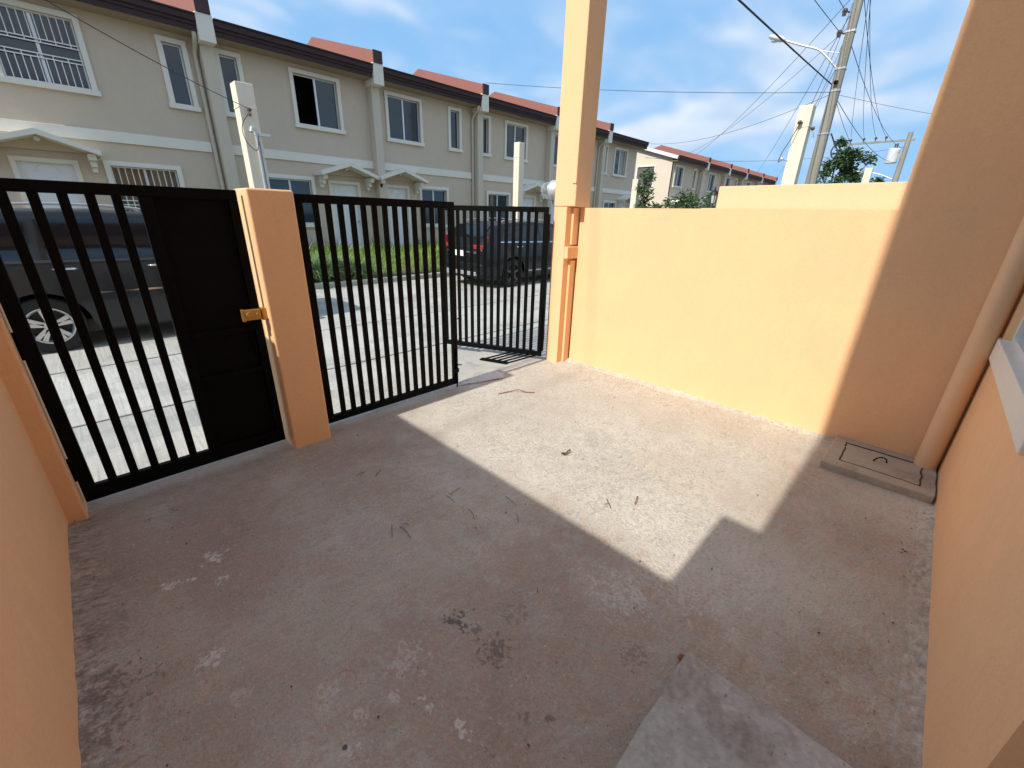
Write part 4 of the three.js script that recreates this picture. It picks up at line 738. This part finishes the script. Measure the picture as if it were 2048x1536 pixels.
{ // lawn: uncountable
  const mat = leafMat([1, 1, 1]), N = 42000, im = new THREE.InstancedMesh(bladeGeo(.20, .011, .5, 3), mat, N), m = new THREE.Matrix4(), q = new THREE.Quaternion(), e = new THREE.Euler(), rd = mulberry(77), col = new THREE.Color();
  for (let i = 0; i < N; i++) {
    const x = -3.5 + 25 * Math.pow(rd(), 1.35), z = -7.22 - 4.4 * Math.pow(rd(), .9), pat = fbm(x * .8 + 3, z * .8 + 30, 3);
    e.set((rd() - .5) * .7, rd() * 6.28, (rd() - .5) * .7); q.setFromEuler(e); const s = (.5 + .9 * rd()) * (.55 + .9 * pat) * (z < -11 ? 1.8 : 1);
    m.compose(V(x, gardenY(z) - .01, z), q, V(s, s, s)); im.setMatrixAt(i, m);
    const k = rd(); col.setRGB(.20 + .14 * k * pat * 1.5, .33 + .14 * k, .05 + .02 * k); im.setColorAt(i, col);
  }
  im.name = 'lawn_grass'; im.userData = { kind: 'stuff', label: 'bright green lawn grass in the garden strip behind the kerb', category: 'grass' }; scene.add(im);
}
{ // clumps of long arching leaves at the kerb
  const lilyMat = leafMat([0.19, 0.30, 0.10]);
  const spotsG = [[-.62, -7.42, 1], [.02, -7.5, 1.15], [.62, -7.55, 1.05], [1.1, -7.45, .8], [-.2, -8.2, 1], [.6, -8.3, .9], [-1.3, -7.6, .9]];
  for (const [x, z, s] of spotsG) {
    const rd = mulberry(Math.round(x * 100) + 900), gs = [];
    for (let i = 0; i < 260; i++) { const g = bladeGeo((.62 + .5 * rd()) * s, .034, .5 + .7 * rd(), 5); g.rotateX((rd() - .2) * .5); g.rotateY(rd() * 6.28); g.translate((rd() - .5) * .35, 0, (rd() - .5) * .35); gs.push(g.toNonIndexed()); }
    const all = mergeGeometries(gs); all.setAttribute('uv', new THREE.Float32BufferAttribute(new Float32Array(all.attributes.position.count * 2), 2));
    const c = thing('lily_clump', 'clump of long arching green leaves spilling over the far kerb', 'plant', 'leaf clumps along the far kerb', [x, gardenY(z) - .02, z]);
    part(c, 'leaves', all, lilyMat);
  }
  const rd = mulberry(4);
  for (const x of [-.5, 1.1, 2.0, 4.1, 5.9, 7.6]) { const gs = []; for (let i = 0; i < 70; i++) { const g = bladeGeo(.35 + .5 * rd(), .02, .3 + .6 * rd(), 4); g.rotateX((rd() - .3) * .4); g.rotateY(rd() * 6.28); g.translate((rd() - .5) * .9, 0, (rd() - .5) * .25); gs.push(g.toNonIndexed()); } const all = mergeGeometries(gs); all.setAttribute('uv', new THREE.Float32BufferAttribute(new Float32Array(all.attributes.position.count * 2), 2)); const c = thing('weed_clump', 'straggly dark weeds growing against the townhouse wall', 'plant', 'weeds along the townhouse walls', [x, gardenY(-11.6) - .02, -11.65]); part(c, 'leaves', all, LEAF[2]); }
}
// ---------------------------------------------------------------- small things on the ground
{ // dark flat bars on the apron under the open leaf: one wide, five thin
  const g = thing('dark_bars', 'dark striped bars lying flush on the apron under the open gate leaf', 'flat_bars', undefined, [0, 0, 0]);
  const a = V(-.80, 0, -.70), b = V(-.67, 0, -.365), u = b.clone().sub(a), y = 0.004;
  const quad = (p, q, w, name) => part(g, name, (() => { const d = q.clone().sub(p), L = d.length(), bx = new THREE.BoxGeometry(L, .012, w); bx.rotateY(-Math.atan2(d.z, d.x)); bx.translate((p.x + q.x) / 2, y, (p.z + q.z) / 2); return bx; })(), M.gate);
  quad(a, b, .075, 'wide_bar');
  for (let k = 0; k < 5; k++) { const p = a.clone().addScaledVector(u, (k + .35) / 4.4); quad(p.clone().add(V(.03, 0, 0)), p.clone().add(V(.52, 0, .02)), .012, 'thin_bar'); }
}
{ // plastic bag
  const rd = mulberry(15), A = onGround(918, 773), B = onGround(1000, 752); const n = 18, mN = 8, pos = [], idx = [];
  for (let i = 0; i <= n; i++) for (let j = 0; j <= mN; j++) { const t = i / n, s = j / mN, w = .02 + .20 * t + (i === n ? .02 * (rd() - .5) : 0); const p = A.clone().lerp(B, t); pos.push(p.x + .02 * (rd() - .5) + (i === n ? .02 * Math.sin(j * 2.3) : 0), .006 + .038 * Math.sin(Math.PI * s) * sst(0, .6, t) * (.6 + .6 * fbm(t * 6, s * 4 + 3, 3)) + .015 * rd(), p.z + (s - .5) * w - .02); }
  for (let i = 0; i < n; i++) for (let j = 0; j < mN; j++) { const a = i * (mN + 1) + j; idx.push(a, a + 1, a + mN + 1, a + 1, a + mN + 2, a + mN + 1); }
  const g = new THREE.BufferGeometry(); g.setAttribute('position', new THREE.Float32BufferAttribute(pos, 3)); g.setIndex(idx); g.computeVertexNormals(); g.setAttribute('uv', new THREE.Float32BufferAttribute(new Float32Array(pos.length / 3 * 2), 2));
  tagMesh('plastic_bag', g, M.film, 'crumpled white plastic sheet lying in the gate opening', 'litter');
}
{ // twigs, from their places on the floor
  const Z7 = (x, y) => onGround(700 + x * .3418, 700 + y * .3418, .006);
  const list = [[560, 850, 610, 890], [585, 848, 645, 805], [695, 930, 730, 990], [970, 955, 985, 1005], [910, 855, 975, 910], [245, 1020, 247, 1095], [290, 1030, 355, 1100], [300, 1020, 345, 1025], [40, 735, 90, 712], [1500, 870, 1525, 925], [1490, 905, 1515, 900], [1100, 1390, 1100, 1418], [730, 1040, 742, 1048], [1350, 640, 1368, 636], [150, 740, 180, 700]];
  for (const [a, b, c, d] of list) { const A = Z7(a, b), B = Z7(c, d), C = A.clone().lerp(B, .5).add(V((rnd() - .5) * .012, .004, (rnd() - .5) * .012)); tagMesh('twig', tube([A, C, B], .0019, 5, 8), M.twig, 'short dry brown twig lying on the yard floor', 'twig', 'dry twigs scattered on the yard floor'); }
  { const A = Z7(1682, 855), B = Z7(1667, 902); tagMesh('twig', tube([A, A.clone().lerp(B, .5).add(V(.003, .006, 0)), B], .003, 5, 8), M.twigRed, 'small reddish leaf stalk lying in the sunlit patch of floor', 'twig'); }
  tagMesh('twig', tube([Z7(868, 256), Z7(945, 240), Z7(985, 238).add(V(0, .012, 0)), Z7(1030, 246), Z7(1080, 248)], .004, 6, 24), M.twigRed, 'long reddish dry stalk lying in the sun near the gate', 'twig');
  // dry leaf
  const c = onGround(1130, 907), pos = [], idx = [], rd = mulberry(3), n = 12; for (let i = 0; i <= n; i++) { const t = i / n, w = .014 * Math.sin(Math.PI * Math.min(1, t * 1.02 + .02)) * (.7 + .6 * rd()); pos.push(c.x + (t - .5) * .10, .012 + .01 * Math.sin(t * 9), c.z - w + .012 * t, c.x + (t - .5) * .10, .02 + .008 * Math.sin(t * 7 + 1), c.z + .012 * t, c.x + (t - .5) * .10, .008 + .01 * Math.sin(t * 8 + 2), c.z + w + .012 * t); }
  for (let i = 0; i < n; i++) for (let k = 0; k < 2; k++) { const a = i * 3 + k; idx.push(a, a + 1, a + 3, a + 1, a + 4, a + 3); }
  const g = new THREE.BufferGeometry(); g.setAttribute('position', new THREE.Float32BufferAttribute(pos, 3)); g.setIndex(idx); g.computeVertexNormals(); tagMesh('fallen_leaf', g, leafMat([.11, .13, .03]), 'curled green leaf lying in the middle of the sunlit floor', 'leaf');
  // pebble at the step corner
  const pg = new THREE.IcosahedronGeometry(.014, 1), pp = pg.attributes.position; pg.scale(1.3, .7, 1); const k = onGround(1363, 1318); tagMesh('pebble', pg, M.twigRed, 'small brown pebble at the corner of the step slab', 'pebble', undefined, [k.x, .008, k.z]);
}
{ // grit swept about the floor: uncountable
  const N = 900, im = new THREE.InstancedMesh(new THREE.IcosahedronGeometry(1, 0), std([1, 1, 1], .95), N), m = new THREE.Matrix4(), q = new THREE.Quaternion(), e = new THREE.Euler(), rd = mulberry(123), col = new THREE.Color();
  for (let i = 0; i < N; i++) {
    let x = -4.4 + 4.36 * rd(), z = -.1 + 3.4 * rd(); const k = rd(); if (k < .28) x = -4.42 + .16 * rd() * rd() * 2; else if (k < .42) x = -.01 - .12 * rd() * rd() * 2; else if (k < .55) { z = 3.40 - .14 * rd(); x = -2.7 + 2.0 * rd(); }
    const s = .0012 + .0035 * Math.pow(rd(), 4) + .0008 * rd(); e.set(rd() * 6, rd() * 6, rd() * 6); q.setFromEuler(e); m.compose(V(x, .003 + (x < -4.3 || x > -.06 ? .006 : 0), z), q, V(s * 1.3, s * .8, s)); im.setMatrixAt(i, m);
    const t = rd(); t < .4 ? col.setRGB(.14, .11, .09) : t < .8 ? col.setRGB(.34, .3, .25) : col.setRGB(.62, .6, .55); im.setColorAt(i, col);
  }
  im.name = 'floor_grit'; im.userData = { kind: 'stuff', label: 'fine grit and sand grains scattered over the yard floor', category: 'grit' }; scene.add(im);
}
scene.traverse(o => { if (o.isMesh) { o.castShadow = true; o.receiveShadow = true; } });
console.log('objects', scene.children.length);
renderer.render(scene, camera);
